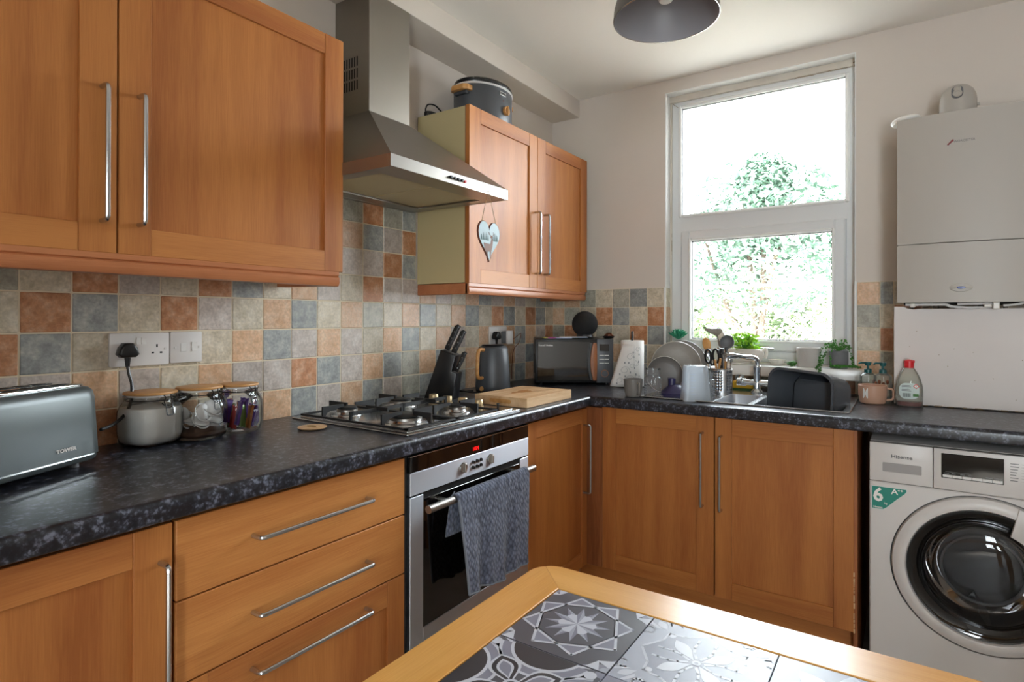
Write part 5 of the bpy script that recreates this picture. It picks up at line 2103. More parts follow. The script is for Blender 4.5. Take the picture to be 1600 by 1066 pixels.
# letter wrapped on the cup front, facing the camera
dirc = (CAM - Vector((1.632, -.288, 0))); dirc.z = 0; dirc.normalize()
ang = math.atan2(dirc.y, dirc.x) - radians(29)
def wrap_letter(t, s_, size, ang, R, z, m, cx_, cy_):
    cu = bpy.data.curves.new('t', 'FONT')
    cu.body = s_
    cu.size = size
    cu.offset = .0004
    cu.extrude = .0008
    cu.align_x = 'CENTER'
    cu.align_y = 'CENTER'
    to = bpy.data.objects.new('t', cu)
    C.objects.link(to)
    me = bpy.data.meshes.new_from_object(to)
    bpy.data.objects.remove(to)
    bb = bmesh.new()
    bb.from_mesh(me)
    bmesh.ops.triangulate(bb, faces=bb.faces[:])
    for _ in range(3):
        bmesh.ops.subdivide_edges(bb, edges=[e for e in bb.edges if e.calc_length() > .003], cuts=1)
    bmesh.ops.triangulate(bb, faces=bb.faces[:])
    bb.to_mesh(me)
    bb.free()
    for v in me.vertices:
        a = ang + v.co.x * .62 / R
        r_ = R + v.co.z
        zz = z + v.co.y * 1.2
        v.co = (cx_ + r_ * cos(a), cy_ + r_ * sin(a), zz)
    me.transform(WM[t.name].inverted())
    me.materials.clear()
    me.materials.append(M[m])
    o = bpy.data.objects.new('lettering', me)
    C.objects.link(o)
    o.parent = t
wrap_letter(t, 'M', .046, ang, .0505, WY + .040, 'soft_white', 1.632, -.288)
t = thing('washing_up_liquid', 'clear washing-up liquid bottle with red cap by the white panel', 'bottle', (1.752, -.302, WY), radians(0))
prof = [(.041, .0), (.043, .004), (.044, .02), (.045, .05), (.043, .08), (.036, .108), (.026, .130), (.0165, .146), (.013, .15)]
g = G().lathe([(0, 0)] + prof, n=36, sy=.55)
obj('bottle', g, 'soap_glass', t)
obj('liquid', G().lathe([(0, .003), (.039, .003), (.041, .018), (0, .018)], n=36, sy=.55), 'maroon', t, kind='stuff')
g = G().lathe([(0, .147), (.0155, .147), (.0160, .165), (.0155, .173), (.009, .178), (0, .179)], n=28)
g.box(.004, .018, -.006, .006, .166, .176, .002)
obj('cap', g, 'red', t)
g = G().prism([(p[0], p[1]) for p in rrect(-.032, .032, .030, .090, .022, 6)], 1, -.0262, -.0235)
lb = obj('label', g, 'label_pale', t)
g = G()
g.prism([(.022 + .010 * a, .079 + .010 * b) for a, b in ((0, 1), (1, 0), (0, -1), (-1, 0))], 1, -.0267, -.026)
obj('hazard_diamond', g, 'red', lb)
g = G()
g.prism([(.022 + .007 * a, .079 + .007 * b) for a, b in ((0, 1), (1, 0), (0, -1), (-1, 0))], 1, -.0270, -.0266)
obj('diamond_centre', g, 'soft_white', lb)
g = G().box(.0212, .0228, -.0274, -.0269, .0775, .0835).box(.0212, .0228, -.0274, -.0269, .0745, .0760)
for k in range(5):
    g.box(-.024, .006 - (k % 3) * .004, -.0268, -.0262, .060 + k * .005, .0615 + k * .005)
obj('small_print', g, 'text_grey', lb, kind='stuff')
g = G()
for k in range(9):
    g.box(-.02 + k * .0028, -.0186 + k * .0028, -.0268, -.0262, .037, .052)
obj('barcode', g, 'black', lb, kind='stuff')
g = G().box(.012, .030, -.0268, -.0262, .040, .050)
obj('green_mark', g, 'leaf_green', lb)
# ================================================================ WASHING MACHINE
t = thing('washing_machine', 'white front-loading washing machine under the worktop at the right', 'washing machine', (1.94, -.43, 0))
YW = -.705
mx0, mx1, mz0, mz1 = 1.640, 2.238, .012, .834
wcx, wcz = 1.942, .4535
g = G()
g.box(mx0, mx1, YW + .03, -.15, mz0, mz1, .006, 2)
bmesh.ops.delete(g.bm, geom=[f for f in g.bm.faces if all(v.co.y < YW + .031 for v in f.verts)], context='FACES')
obj('body', g, 'appliance_white', t, world=True)
# front panel with the round opening cut out
g = G()
n = 64
def sq(a, hx0, hx1, hz0, hz1):
    dx, dz = cos(a), sin(a)
    k = 1e9
    if dx > 1e-9: k = min(k, (hx1 - wcx) / dx)
    if dx < -1e-9: k = min(k, (hx0 - wcx) / dx)
    if dz > 1e-9: k = min(k, (hz1 - wcz) / dz)
    if dz < -1e-9: k = min(k, (hz0 - wcz) / dz)
    return wcx + dx * k, wcz + dz * k
angs = sorted([2 * pi * i / n for i in range(n)] + [math.atan2(z - wcz, x - wcx) % (2 * pi) for x in (mx0 + .001, mx1 - .001) for z in (mz0 + .06, .7015)])
def loop(f, y):
    return [g.bm.verts.new((f(a)[0], y, f(a)[1])) for a in angs]
A0 = loop(lambda a: sq(a, mx0 + .001, mx1 - .001, mz0 + .06, .7015), YW + .03)
A1 = loop(lambda a: sq(a, mx0 + .001, mx1 - .001, mz0 + .06, .7015), YW + .004)
A2 = loop(lambda a: sq(a, mx0 + .005, mx1 - .005, mz0 + .064, .6975), YW)
A3 = loop(lambda a: (wcx + .2435 * cos(a), wcz + .2435 * sin(a)), YW)
A4 = loop(lambda a: (wcx + .2425 * cos(a), wcz + .2425 * sin(a)), YW + .03)
m_ = len(angs)
for P_, Q_ in ((A0, A1), (A1, A2), (A2, A3), (A3, A4)):
    for i in range(m_):
        g.bm.faces.new((P_[i], P_[(i + 1) % m_], Q_[(i + 1) % m_], Q_[i]))
obj('front_panel', g, 'appliance_white', t, world=True)
g = G().box(mx0 + .001, 1.8142, YW - .001, YW + .03, .7035, mz1 - .002, .003, 2)
dw = obj('detergent_drawer', g, 'appliance_white', t, world=True)
g = G().prism([(p[0], p[1]) for p in rrect(1.678, 1.785, .738, .768, .003, 3)], 1, YW - .0016, YW + .002)
mat('grip_grey', '9A9694', 0.4)
obj('drawer_grip', g, 'grip_grey', dw, world=True)
text('Hisense', .0155, dw, 'text_grey', face_mat((1.731, YW - .0016, .790), *RY), bold=.0003, sx=1.2)
g = G().box(1.8158, mx1 - .001, YW - .001, YW + .03, .7035, mz1 - .002, .003, 2)
cp = obj('control_panel', g, 'appliance_white', t, world=True)
g = G().box(1.836, 1.990, YW - .0022, YW + .002, .7405, .8185, .0008)
ds = obj('display', g, 'black_glass', cp, world=True)
for i in range(6):
    a = 1.8395 + i * .0247
    obj('touch_key', G().box(a, a + .0235, YW - .0032, YW - .002, .7435, .7515, .0003), 'white_plastic', ds, world=True)
g = G()
for i, w_ in enumerate((.014, .010, .012, .010, 0, .016, .018)):
    if w_: g.box(1.842 + i * .0208, 1.842 + i * .0208 + w_, YW - .0026, YW - .0021, .7555, .7570)
g.box(1.846, 1.91, YW - .0026, YW - .0021, .761, .7618)
obj('key_legends', g, 'print_grey', ds, world=True, kind='stuff')
g = G()
random.seed(6)
for i in range(7):
    z = .8065 - i * .0085
    g.box(2.004, 2.004 + random.uniform(.014, .022), YW - .0014, YW - .0009, z, z + .0022)
    g.box(2.030, 2.046, YW - .0014, YW - .0009, z + .0008, z + .0013)
obj('programme_list', g, 'text_grey', cp, world=True, kind='stuff')
g = G().cyl((2.10, YW, .765), (2.10, YW - .022, .765), .034, .031, 36)
obj('programme_dial', g, 'steel_bright', cp, world=True)
g = G().box(mx0 + .002, mx1 - .002, YW + .004, YW + .03, mz0 + .008, mz0 + .058, .002)
obj('kick_panel', g, 'appliance_white', t, world=True)
# energy sticker
pts = [(1.647, .6865), (1.746, .6868), (1.747, .681), (1.742, .672), (1.720, .650), (1.690, .617), (1.680, .609), (1.647, .608)]
g = G().prism(pts, 1, YW - .0010, YW - .0002)
st = obj('sticker_border', g, 'label_pale', t, world=True)
cxs, czs = 1.686, .655
g = G().prism([((x - cxs) * .955 + cxs, (z - czs) * .94 + czs) for x, z in pts], 1, YW - .0016, YW - .0008)
obj('sticker', g, 'teal', st, world=True)
text('6', .062, st, 'soft_white', face_mat((1.6655, YW - .0018, .656), *RY), bold=.0016, sx=.95)
text('A', .025, st, 'soft_white', face_mat((1.7115, YW - .0018, .673), *RY), bold=.0004, sx=1.15)
text('++', .013, st, 'soft_white', face_mat((1.7275, YW - .0018, .679), *RY), bold=.0004)
text('kg', .010, st, 'soft_white', face_mat((1.687, YW - .0018, .632), *RY))
text('Hisense', .0075, st, 'soft_white', face_mat((1.665, YW - .0018, .616), *RY), bold=.0002, sx=1.1)
# door
def lw(prof, n=72):
    g = G()
    g.X = Matrix.Translation((wcx, YW, wcz)) @ Matrix.Rotation(radians(90), 4, 'X')
    g.lathe(prof, n=n)
    return g
dr = obj('door_ring', lw([(.2395, -.025), (.2395, -.002), (.236, .008), (.226, .014), (.212, .017), (.203, .015), (.199, .008), (.198, -.02)], 80), 'appliance_white', t, world=True)
obj('shadow_gap', lw([(.2432, -.028), (.2432, -.006), (.2398, -.006), (.2398, -.028)]), 'dark_metal', dr, world=True)
obj('dark_ring', lw([(.1985, .009), (.190, .008), (.172, .0), (.160, -.010), (.158, -.02), (.197, -.024)]), 'black_glass', dr, world=True)
obj('bowl_glass', lw([(.160, -.010), (.156, .002), (.146, .012), (.128, .020), (.095, .025), (.05, .027), (0, .0275)]), 'porthole_glass', dr, world=True)
obj('bowl_step', lw([(.158, -.02), (.150, -.03), (.132, -.06), (.118, -.095), (.112, -.10), (0, -.108)]), 'porthole_glass', dr, world=True)
obj('inner_lip', lw([(.110, -.050), (.108, -.044), (.102, -.044), (.100, -.050), (.102, -.056), (.108, -.056), (.110, -.050)]), 'mid_grey', dr, world=True)
obj('bright_lip', lw([(.160, -.006), (.1565, -.0015), (.153, .0035), (.1545, -.003), (.158, -.010)]), 'steel_bright', dr, world=True)
g = G()
pp = []
for a in range(22, 72, 3):
    pp.append((wcx + .2375 * cos(radians(a)), wcz + .2375 * sin(radians(a))))
inn = [(wcx + .150 * cos(radians(a)), wcz + .150 * sin(radians(a))) for a in range(66, 21, -3)]
g.prism(pp + inn, 1, YW - .021, YW - .006, .003, 2)
obj('handle', g, 'appliance_white', dr, world=True)
g = lw([(.158, -.02), (.20, -.03), (.235, -.05), (.235, -.34), (0, -.345)])
obj('drum', g, 'drum', t, world=True)
g = G()
for k in range(3):
    a = radians(30 + k * 120)
    g.X = Matrix.Translation((wcx, YW, wcz)) @ Matrix.Rotation(radians(90), 4, 'X') @ Matrix.Rotation(a, 4, 'Z')
    g.prism([(.235, -.04), (.170, 0), (.235, .04)], 2, -.33, -.12)
obj('drum_lifter', g, 'drum', t, world=True)
for x in (mx0 + .05, mx1 - .05):
    for y in (-.62, -.2):
        obj('foot', G().cyl((x, y, .0), (x, y, .014), .02, n=14), 'black_plastic', t, world=True)

# ================================================================ BOILER AND THE PANEL UNDER IT
t = thing('boiler', 'white wall-hung gas boiler right of the window', 'boiler', (1.934, -.17, 1.305))
bx0, bx1, by0 = 1.714, 2.154, -.335
def bow(x0, x1, y, d, n=14):
    return [(x0 + (x1 - x0) * i / n, y - d * (1 - (2 * i / n - 1) ** 2)) for i in range(n + 1)]
g = G()
g.prism(bow(bx0, bx1, by0, .022) + [(bx1, -.012), (bx0, -.012)], 2, 1.5255, 2.000)
g.prism([(bx0 + .004, by0 + .01), (bx1 - .004, by0 + .01), (bx1 - .004, -.012), (bx0 + .004, -.012)], 2, 1.40, 1.53)
obj('casing', g, 'boiler_white', t, world=True, smooth=30)
g = G()
g.prism(bow(bx0, bx1, by0, .022) + [(bx1, by0 + .035), (bx0, by0 + .035)], 2, 1.306, 1.5225)
fl = obj('lower_flap', g, 'boiler_white', t, world=True, smooth=30)
g = G()
g.X = Matrix.Translation((1.907, by0 - .0215, 1.358)) @ Matrix.Rotation(radians(90), 4, 'X') @ Matrix.Diagonal((1.15, .5, 1, 1))
g.lathe([(.0, 0), (.030, 0), (.027, .002), (.0, .003)], n=32)
obj('finger_dimple', g, 'boiler_white', fl, world=True)
g = G()
g.X = Matrix.Translation((1.907, by0 - .0250, 1.358)) @ Matrix.Rotation(radians(90), 4, 'X') @ Matrix.Diagonal((1.0, .42, 1, 1))
g.lathe([(.0, 0), (.0125, 0), (.011, .0025), (.0, .003)], n=28)
obj('blue_badge', g, 'blue_badge', fl, world=True, label='small oval blue badge')
g = G().prism([(1.866, 1.880), (1.870, 1.8775), (1.885, 1.8915), (1.886, 1.8965), (1.882, 1.8975)], 1, by0 - .0235, by0 - .0195, .0006, 1)
obj('badge_tick', g, 'maroon', t, world=True, label='dark red tick')
text('WORCESTER', .0115, t, 'text_grey', face_mat((1.9165, by0 - .0222, 1.8885), (1, 0, 0), (0, 0, 1)), sx=.92)
g = G()
for x, r_ in ((1.76, .008), (1.84, .010), (1.90, .0075), (1.98, .011), (2.05, .0075)):
    g.cyl((x, -.17, 1.18), (x, -.17, 1.41), r_, n=12)
pp_ = obj('pipes', g, 'twig_pale', t, world=True)
g = G()
g.tube(bend([(1.74, -.30, 1.299), (1.865, -.30, 1.299), (1.88, -.30, 1.291), (1.93, -.29, 1.286), (2.0, -.28, 1.288)], .01, 4), .005, 8)
g.tube([(1.90, -.302, 1.300), (2.02, -.302, 1.302)], .0045, 8)
g.tube(spline([(2.03, -.30, 1.293), (2.06, -.30, 1.296), (2.09, -.30, 1.303)], 4), .004, 8)
obj('hoses', g, 'white_plastic', pp_, world=True)
for a, b, c, d in ((2.0, 2.02, 1.280, 1.306), (1.9755, 1.998, 1.287, 1.299), (1.755, 1.772, 1.288, 1.304)):
    obj('fitting', G().box(a, b, -.314, -.29, c, d, .003), 'cream_ceramic', pp_, world=True)
g = G().box(1.735, 2.15, -.262, -.03, 1.30, 1.395)
obj('dark_interior', g, 'dark_gap', t, world=True)
# flue elbow
t = thing('flue_elbow', 'white domed flue elbow with a test port on top of the boiler', 'flue', (1.907, -.20, 2.0))
g = G().lathe([(0, 0), (.0585, 0), (.0585, .075), (.056, .095), (.048, .116), (.033, .132), (.016, .139), (0, .141)], (1.907, -.20, 2.0005), 40)
obj('dome', g, 'boiler_white', t, world=True, smooth=60)
g = G().cyl((1.907, -.20, 2.068), (1.907, -.005, 2.068), .050, n=36)
g.cyl((1.907, -.03, 2.068), (1.907, -.006, 2.068), .062, n=36)
obj('wall_pipe', g, 'boiler_white', t, world=True)
q = Matrix.Translation((1.902, -.2555, 2.100)) @ Matrix.Rotation(radians(72), 4, 'X')
g = G()
g.X = q
g.prism(rrect(-.018, .018, -.026, .024, .0178, 6), 2, -.02, .0022)
po = obj('port_recess', g, 'mid_grey', t, world=True)
for yy, r_ in ((.010, .0115), (-.010, .0145)):
    g = G()
    g.X = q @ Matrix.Translation((0, yy, 0))
    g.lathe([(0, .002), (r_, .002), (r_, .006), (r_ * .7, .0065), (r_ * .66, .004), (0, .004)], n=24)
    obj('port_cap', g, 'boiler_white', po, world=True)
obj('flue_screw', G().cyl((1.965, -.20, 2.058), (1.972, -.20, 2.058), .006, n=12), 'boiler_white', t, world=True)
# white lid lying on the corner of the boiler
t = thing('plastic_lid', 'white oval plastic lid overhanging the left top corner of the boiler', 'lid', (1.742, -.27, 2.0), radians(8))
g = G()
g.X = Matrix.Translation((0, 0, .013)) @ Matrix.Rotation(radians(-6), 4, 'Y')
g.lathe([(0, -.008), (.044, -.008), (.049, -.003), (.050, .002), (.044, .009), (.03, .012), (0, .013)], n=36, sy=1.3)
obj('lid', g, 'soft_white', t)
# board under the boiler
t = thing('pipe_cover', 'white painted board covering the pipes between boiler and worktop', 'panel', (1.93, -.14, .912))
g = G().prism([(1.703, .914), (2.25, .9145), (2.25, 1.284), (1.78, 1.2835), (1.765, 1.2815), (1.745, 1.2855), (1.735, 1.292), (1.703, 1.292)], 1, -.272, -.252, .0012, 1)
obj('front_board', g, 'board_white', t, world=True)
obj('side_board', G().box(1.7035, 1.718, -.2515, -.008, .914, 1.290, .001), 'board_white', t, world=True)
random.seed(17)
g = G()
x = 1.71
while x < 2.2:
    h = random.uniform(.008, .03)
    if random.random() < .6: g.box(x, x + h * .8, -.2732, -.268, .912, .912 + random.uniform(.001, .004))
    x += h
for k in range(10):
    x, z = random.uniform(1.75, 2.1), random.uniform(.95, 1.2)
    g.ball((x, -.2722, z), .0016, .0008, .0012, 8, 6)
obj('stains', g, 'sealant_brown', t, world=True, kind='stuff')
g = G()
g.cyl((2.112, -.272, 1.248), (2.112, -.278, 1.248), .010, n=20)
obj('screw_cap', g, 'white_plastic', t, world=True)

# ================================================================ PENDANT
t = thing('pendant_lamp', 'grey dome pendant lampshade hanging from the ceiling', 'lamp', (1.17, -1.372, 2.108))
mat('shade_grey', '98969A', 0.4)
mat('shade_outer', '57544F', 0.35)
R = .149
g = G().lathe([(R, 0), (R * .985, .03), (R * .90, .075), (R * .72, .12), (R * .45, .15), (.03, .165), (.022, .168), (.022, .19), (0, .192)], n=56)
obj('shade', g, 'shade_outer', t)
g = G().lathe([(R - .0025, .0005), (R * .965, .03), (R * .88, .074), (R * .70, .117), (R * .43, .146), (0, .160)], n=56)
obj('shade_lining', g, 'shade_grey', t)
g = G().tube([(R * cos(2 * pi * i / 56) * .993, R * sin(2 * pi * i / 56) * .993, 0) for i in range(56)], .0017, 6, closed=True)
obj('rim', g, 'steel_bright', t)
g = G().lathe([(0, .045), (.018, .05), (.028, .068), (.028, .085), (.016, .11), (.013, .135), (0, .135)], n=24)
obj('bulb', g, 'soft_white', t)
obj('flex', G().cyl((0, 0, .19), (0, 0, .375), .003, n=8), 'soft_white', t)
obj('ceiling_rose', G().lathe([(0, .37), (.045, .37), (.045, .38), (.04, .3915), (0, .3915)], n=32), 'soft_white', t)

# ================================================================ SLOW COOKER
ZT = 2.1045
t = thing('slow_cooker', 'dark grey oval slow cooker with bamboo handles on the corner wall cabinet', 'slow cooker', (.150, -.885, ZT), 0)
sx_, sy_ = .117, .155
g = G().lathe([(0, .010), (.90, .010), (.97, .016), (1.0, .03), (1.0, .150), (.985, .154)], n=64)
g.bm.transform(Matrix.Diagonal((sx_, sy_, 1, 1)))
obj('body', g, 'slate_paint', t)
g = G().lathe([(0, 0), (.85, 0), (.85, .011), (0, .011)], n=48)
g.bm.transform(Matrix.Diagonal((sx_, sy_, 1, 1)))
obj('base', g, 'black_plastic', t)
g = G().lathe([(.90, .150), (1.0, .1505), (1.03, .154), (1.03, .158), (.99, .160), (.90, .158)], n=64)
g.bm.transform(Matrix.Diagonal((sx_, sy_, 1, 1)))
obj('steel_rim', g, 'white_plastic', t)
g = G().lathe([(.985, .159), (1.0, .163), (1.0, .172), (.98, .174)], n=64)
g.bm.transform(Matrix.Diagonal((sx_, sy_, 1, 1)))
obj('crock', g, 'black_satin', t)
g = G().lathe([(.985, .172), (.985, .178), (.92, .184), (.70, .198), (.4, .206), (0, .209)], n=64)
g.bm.transform(Matrix.Diagonal((sx_, sy_, 1, 1)))
ld = obj('lid', g, 'smoked_glass', t)
obj('knob', G().lathe([(0, .207), (.010, .207), (.009, .214), (.020, .222), (.020, .228), (0, .231)], n=24), 'bamboo', ld)
for s_ in (-1, 1):
    g = G()
    zz = .118
    pts = [(-.048, s_ * .135), (-.046, s_ * .172), (-.030, s_ * .186), (.030, s_ * .186), (.046, s_ * .172), (.048, s_ * .135)]
    g.prism(pts, 2, zz, zz + .022, .003, 2)
    obj('handle', g, 'bamboo', t)
    obj('handle_bracket', G().box(-.036, .036, s_ * .130, s_ * .170, zz - .014, zz, .004), 'slate_paint', t)
def on_side(th, z, off=0):
    th = radians(th)
    p = Vector((sx_ * cos(th), sy_ * sin(th), z))
    n_ = Vector((cos(th) / sx_, sin(th) / sy_, 0)).normalized()
    return p + n_ * off, n_
p, n_ = on_side(3, .058)
q = n_.to_track_quat('Z', 'Y').to_matrix().to_4x4()
g = G()
g.X = Matrix.Translation(p) @ q
g.ringplate((0, 0), .0195, .0145, 2, -.002, .012, 32)
g.box(-.0045, .0045, -.021, .021, .006, .017, .002)
kb = obj('dial', g, 'bamboo', t)
p2, n2_ = on_side(-5, .128)
WS = WM[t.name]
g = G()
g.X = Matrix.Translation(p2 + n2_ * .0) @ Matrix(((-n2_.y, 0, n2_.x, 0), (n2_.x, 0, n2_.y, 0), (0, 1, 0, 0), (0, 0, 0, 1)))
g.box(-.022, .022, -.0085, .0085, -.002, .0028, .001)
pl = obj('badge', g, 'steel_bright', t)
text('TOWER', .0105, t, 'black', WS @ Matrix.Translation(p2 + n2_ * .0029) @ Matrix(((-n2_.y, 0, n2_.x, 0), (n2_.x, 0, n2_.y, 0), (0, 1, 0, 0), (0, 0, 0, 1))), bold=.0003)
p3, n3_ = on_side(-3, .100)
g = G().ball(p3, .0035, .0035, .0035, 10, 8)
obj('pilot_light', g, 'maroon', t)
cable('slow_cooker_cable', [(.06, -1.00, 2.135), (.05, -1.055, 2.150), (.05, -1.10, 2.165), (.05, -1.145, 2.155), (.05, -1.16, 2.128), (.05, -1.150, 2.118)], .0032, 'black_plastic', 'black slow cooker cable arching on top of the corner cabinet', 'cable')
t = thing('plug', 'black three-pin plug lying at the end of the slow cooker cable', 'plug', (.05, -1.135, ZT + .0005))
g = G().prism([(-.020, -.012), (-.008, -.024), (.008, -.024), (.020, -.012), (.024, .016), (.012, .022), (-.012, .022), (-.024, .016)], 2, .0, .020, .004, 2)
obj('body', g, 'black_plastic', t)
g = G().box(-.003, .003, .02, .038, .008, .012).box(-.015, -.009, .02, .034, .008, .012).box(.009, .015, .02, .034, .008, .012)
obj('pins', g, 'steel_bright', t)

# red packet on the near wall cabinet
t = thing('red_packet', 'red and white packet lying on top of the near wall cabinet', 'packet', (.20, -1.99, 2.1045), radians(15))
t.scale = (.55, .55, .55)
g = G().prism([(-.045, 0), (.045, 0), (.05, .008), (.05, .062), (.04, .070), (-.04, .070), (-.05, .062), (-.05, .008)], 0, -.03, .03, .004, 2)
obj('packet', g, 'red', t)
g = G().prism([(.02, .001), (.047, .001), (.047, .03)], 0, .0302, .0312)
obj('white_corner', g, 'soft_white', t)

# ================================================================ HEART
hy, hz_, hxx = -1.338, 1.515, .513
t = thing('heart_ornament', 'painted wooden heart with a stag hanging from the cooker hood rim', 'ornament', (hxx, hy, 1.70))
def heart(s_=1.0, n=40):
    pts = []
    for i in range(n):
        a = 2 * pi * i / n
        x = 16 * sin(a) ** 3
        y = 13 * cos(a) - 5 * cos(2 * a) - 2 * cos(3 * a) - cos(4 * a)
        pts.append((hy + x / 16 * .0645 * s_, hz_ + (y + 2.6) / 14.6 * .0725 * s_))
    return pts
obj('wood', G().prism(heart(), 0, hxx - .004, hxx + .004, .0008, 1), 'heart_edge', t, world=True)
fc = obj('painted_face', G().prism(heart(.965), 0, hxx + .0035, hxx + .0046), 'heart_face', t, world=True)
XH = hxx + .0047
g = G()
random.seed(14)
for i, y in enumerate((-.046, -.036, -.027, -.017, -.008, .022, .032, .041, .048)):
    h = .018 + .009 * random.random()
    for k in range(4):
        w_ = .0052 * (1 - k * .2)
        z = hz_ + .004 + k * h * .22
        g.prism([(hy + y - w_, z), (hy + y + w_, z), (hy + y, z + h * .42)], 0, XH - .0003, XH + .0003)
obj('painted_firs', g, 'fir_green', fc, world=True, kind='stuff')
g = G()
g.prism([(hy - .034, hz_ - .006), (hy + .006, hz_ - .008), (hy + .012, hz_ + .012), (hy + .020, hz_ + .013), (hy + .021, hz_ + .003), (hy + .017, hz_ - .020), (hy + .010, hz_ - .034), (hy - .010, hz_ - .036), (hy - .028, hz_ - .034), (hy - .030, hz_ - .020)], 0, XH - .0002, XH + .0005)
for y in (-.017, -.011, .004, .009):
    g.prism([(hy + y - .0018, hz_ - .034), (hy + y + .0022, hz_ - .034), (hy + y + .001, hz_ - .060), (hy + y - .0008, hz_ - .060)], 0, XH - .0002, XH + .0005)
g.ball((XH, hy + .013, hz_ + .018), .0006, .0065, .0055, 10, 8)
for s_ in (-1, 1):
    pts = [(XH, hy + .013 + s_ * .003, hz_ + .022), (XH, hy + .013 + s_ * .012, hz_ + .026), (XH, hy + .013 + s_ * .020, hz_ + .034)]
    g.tube(pts, .0007, 5)
    g.tube([pts[1], (XH, hy + .013 + s_ * .010, hz_ + .036)], .0006, 5)
    g.tube([pts[1], (XH, hy + .013 + s_ * .016, hz_ + .026)], .0006, 5)
obj('painted_stag', g, 'deer_brown', fc, world=True)
g = G()
g.tube([(hxx + .004, hy - .045, hz_ + .066), (hxx - .001, hy - .004, 1.690), (hxx - .001, hy + .004, 1.696), (hxx - .001, hy + .006, 1.688), (hxx + .004, hy + .042, hz_ + .060)], .0010, 6)
g.tube([(hxx - .006, hy - .010, 1.716), (hxx - .004, hy - .009, 1.690)], .0012, 6)
g.tube([(hxx - .008, hy + .006, 1.702), (hxx - .001, hy + .000, 1.692)], .0014, 6)
obj('string', g, 'string', t, world=True)

# ================================================================ TABLE
TZ = .75
tx0, tx1, ty0, ty1 = 1.135, 2.36, -2.76, -1.995
bw = .083
t = thing('kitchen_table', 'wooden table with inset patterned grey tiles in the foreground', 'table', (1.75, -2.38, 0))
cr_ = .05
def mitred(side):
    """one edge board of the table top, mitred at both ends, outer corners rounded"""
    n = 6
    def arc(cx_, cy_, a0, a1):
        return [(cx_ + cr_ * cos(radians(a0 + (a1 - a0) * k / n)), cy_ + cr_ * sin(radians(a0 + (a1 - a0) * k / n))) for k in range(n + 1)]
    if side == 'far': return arc(tx1 - cr_, ty1 - cr_, 45, 90) + arc(tx0 + cr_, ty1 - cr_, 90, 135) + [(tx0 + bw, ty1 - bw), (tx1 - bw, ty1 - bw)]
    if side == 'left': return arc(tx0 + cr_, ty1 - cr_, 135, 180) + arc(tx0 + cr_, ty0 + cr_, 180, 225) + [(tx0 + bw, ty0 + bw), (tx0 + bw, ty1 - bw)]
    if side == 'near': return arc(tx0 + cr_, ty0 + cr_, 225, 270) + arc(tx1 - cr_, ty0 + cr_, 270, 315) + [(tx1 - bw, ty0 + bw), (tx0 + bw, ty0 + bw)]
    return arc(tx1 - cr_, ty0 + cr_, 315, 360) + arc(tx1 - cr_, ty1 - cr_, 0, 45) + [(tx1 - bw, ty1 - bw), (tx1 - bw, ty0 + bw)]
for sd in ('far', 'left', 'near', 'right'):
    g = G().prism(mitred(sd), 2, TZ - .028, TZ, .0)
    # soften the top edge
    es = [e for e in g.bm.edges if all(v.co.z > TZ - .001 for v in e.verts) and e.calc_length() < 3]
    bmesh.ops.bevel(g.bm, geom=es, offset=.0012, segments=2, profile=.5, affect='EDGES')
    obj('edge_board', g, 'table_x' if sd in ('far', 'near') else 'table_y', t, world=True, smooth=15)
obj('tile_bed', G().box(tx0 + bw, tx1 - bw, ty0 + bw, ty1 - bw, TZ - .024, TZ - .006), 'tile_dark', t, world=True)
for x in (tx0 + .07, tx1 - .07):
    for y in (ty0 + .07, ty1 - .07):
        obj('leg', G().box(x - .03, x + .03, y - .03, y + .03, 0, TZ - .028, .006, 2), 'table_y', t, world=True)
obj('apron', G().box(tx0 + .09, tx1 - .09, ty1 - .08, ty1 - .06, TZ - .11, TZ - .028).box(tx0 + .09, tx1 - .09, ty0 + .06, ty0 + .08, TZ - .11, TZ - .028).box(tx0 + .06, tx0 + .08, ty0 + .09, ty1 - .09, TZ - .11, TZ - .028).box(tx1 - .08, tx1 - .06, ty0 + .09, ty1 - .09, TZ - .11, TZ - .028), 'table_x', t, world=True)
TS = .1905
gx = [tx0 + bw + .001] + [1.4005 + TS * i for i in range(5)]
gx = [v for v in gx if v < tx1 - bw - .03] + [tx1 - bw - .001]
gy = [ty1 - bw - .001, -2.2655, -2.2655 - TS, ty0 + bw + .001]
TT = TZ - .0015
def poly2(g, pts, cx_, cy_, lvl, x0, x1, y0, y1):
    """flat printed shape clipped to the tile rectangle"""
    P_ = [(cx_ + p[0], cy_ + p[1]) for p in pts]
    for ax_, lim, sgn in ((0, x0, 1), (0, x1, -1), (1, y0, 1), (1, y1, -1)):
        out = []
        for i in range(len(P_)):
            a, b = P_[i], P_[(i + 1) % len(P_)]
            ia, ib = (a[ax_] - lim) * sgn >= 0, (b[ax_] - lim) * sgn >= 0
            if ia: out.append(a)
            if ia != ib:
                tt = (lim - a[ax_]) / (b[ax_] - a[ax_])
                out.append((a[0] + (b[0] - a[0]) * tt, a[1] + (b[1] - a[1]) * tt))
        P_ = out
        if len(P_) < 3: return
    z = TT + .00012 * lvl
    try:
        g.bm.faces.new([g.bm.verts.new((p[0], p[1], z)) for p in P_])
    except ValueError:
        pass
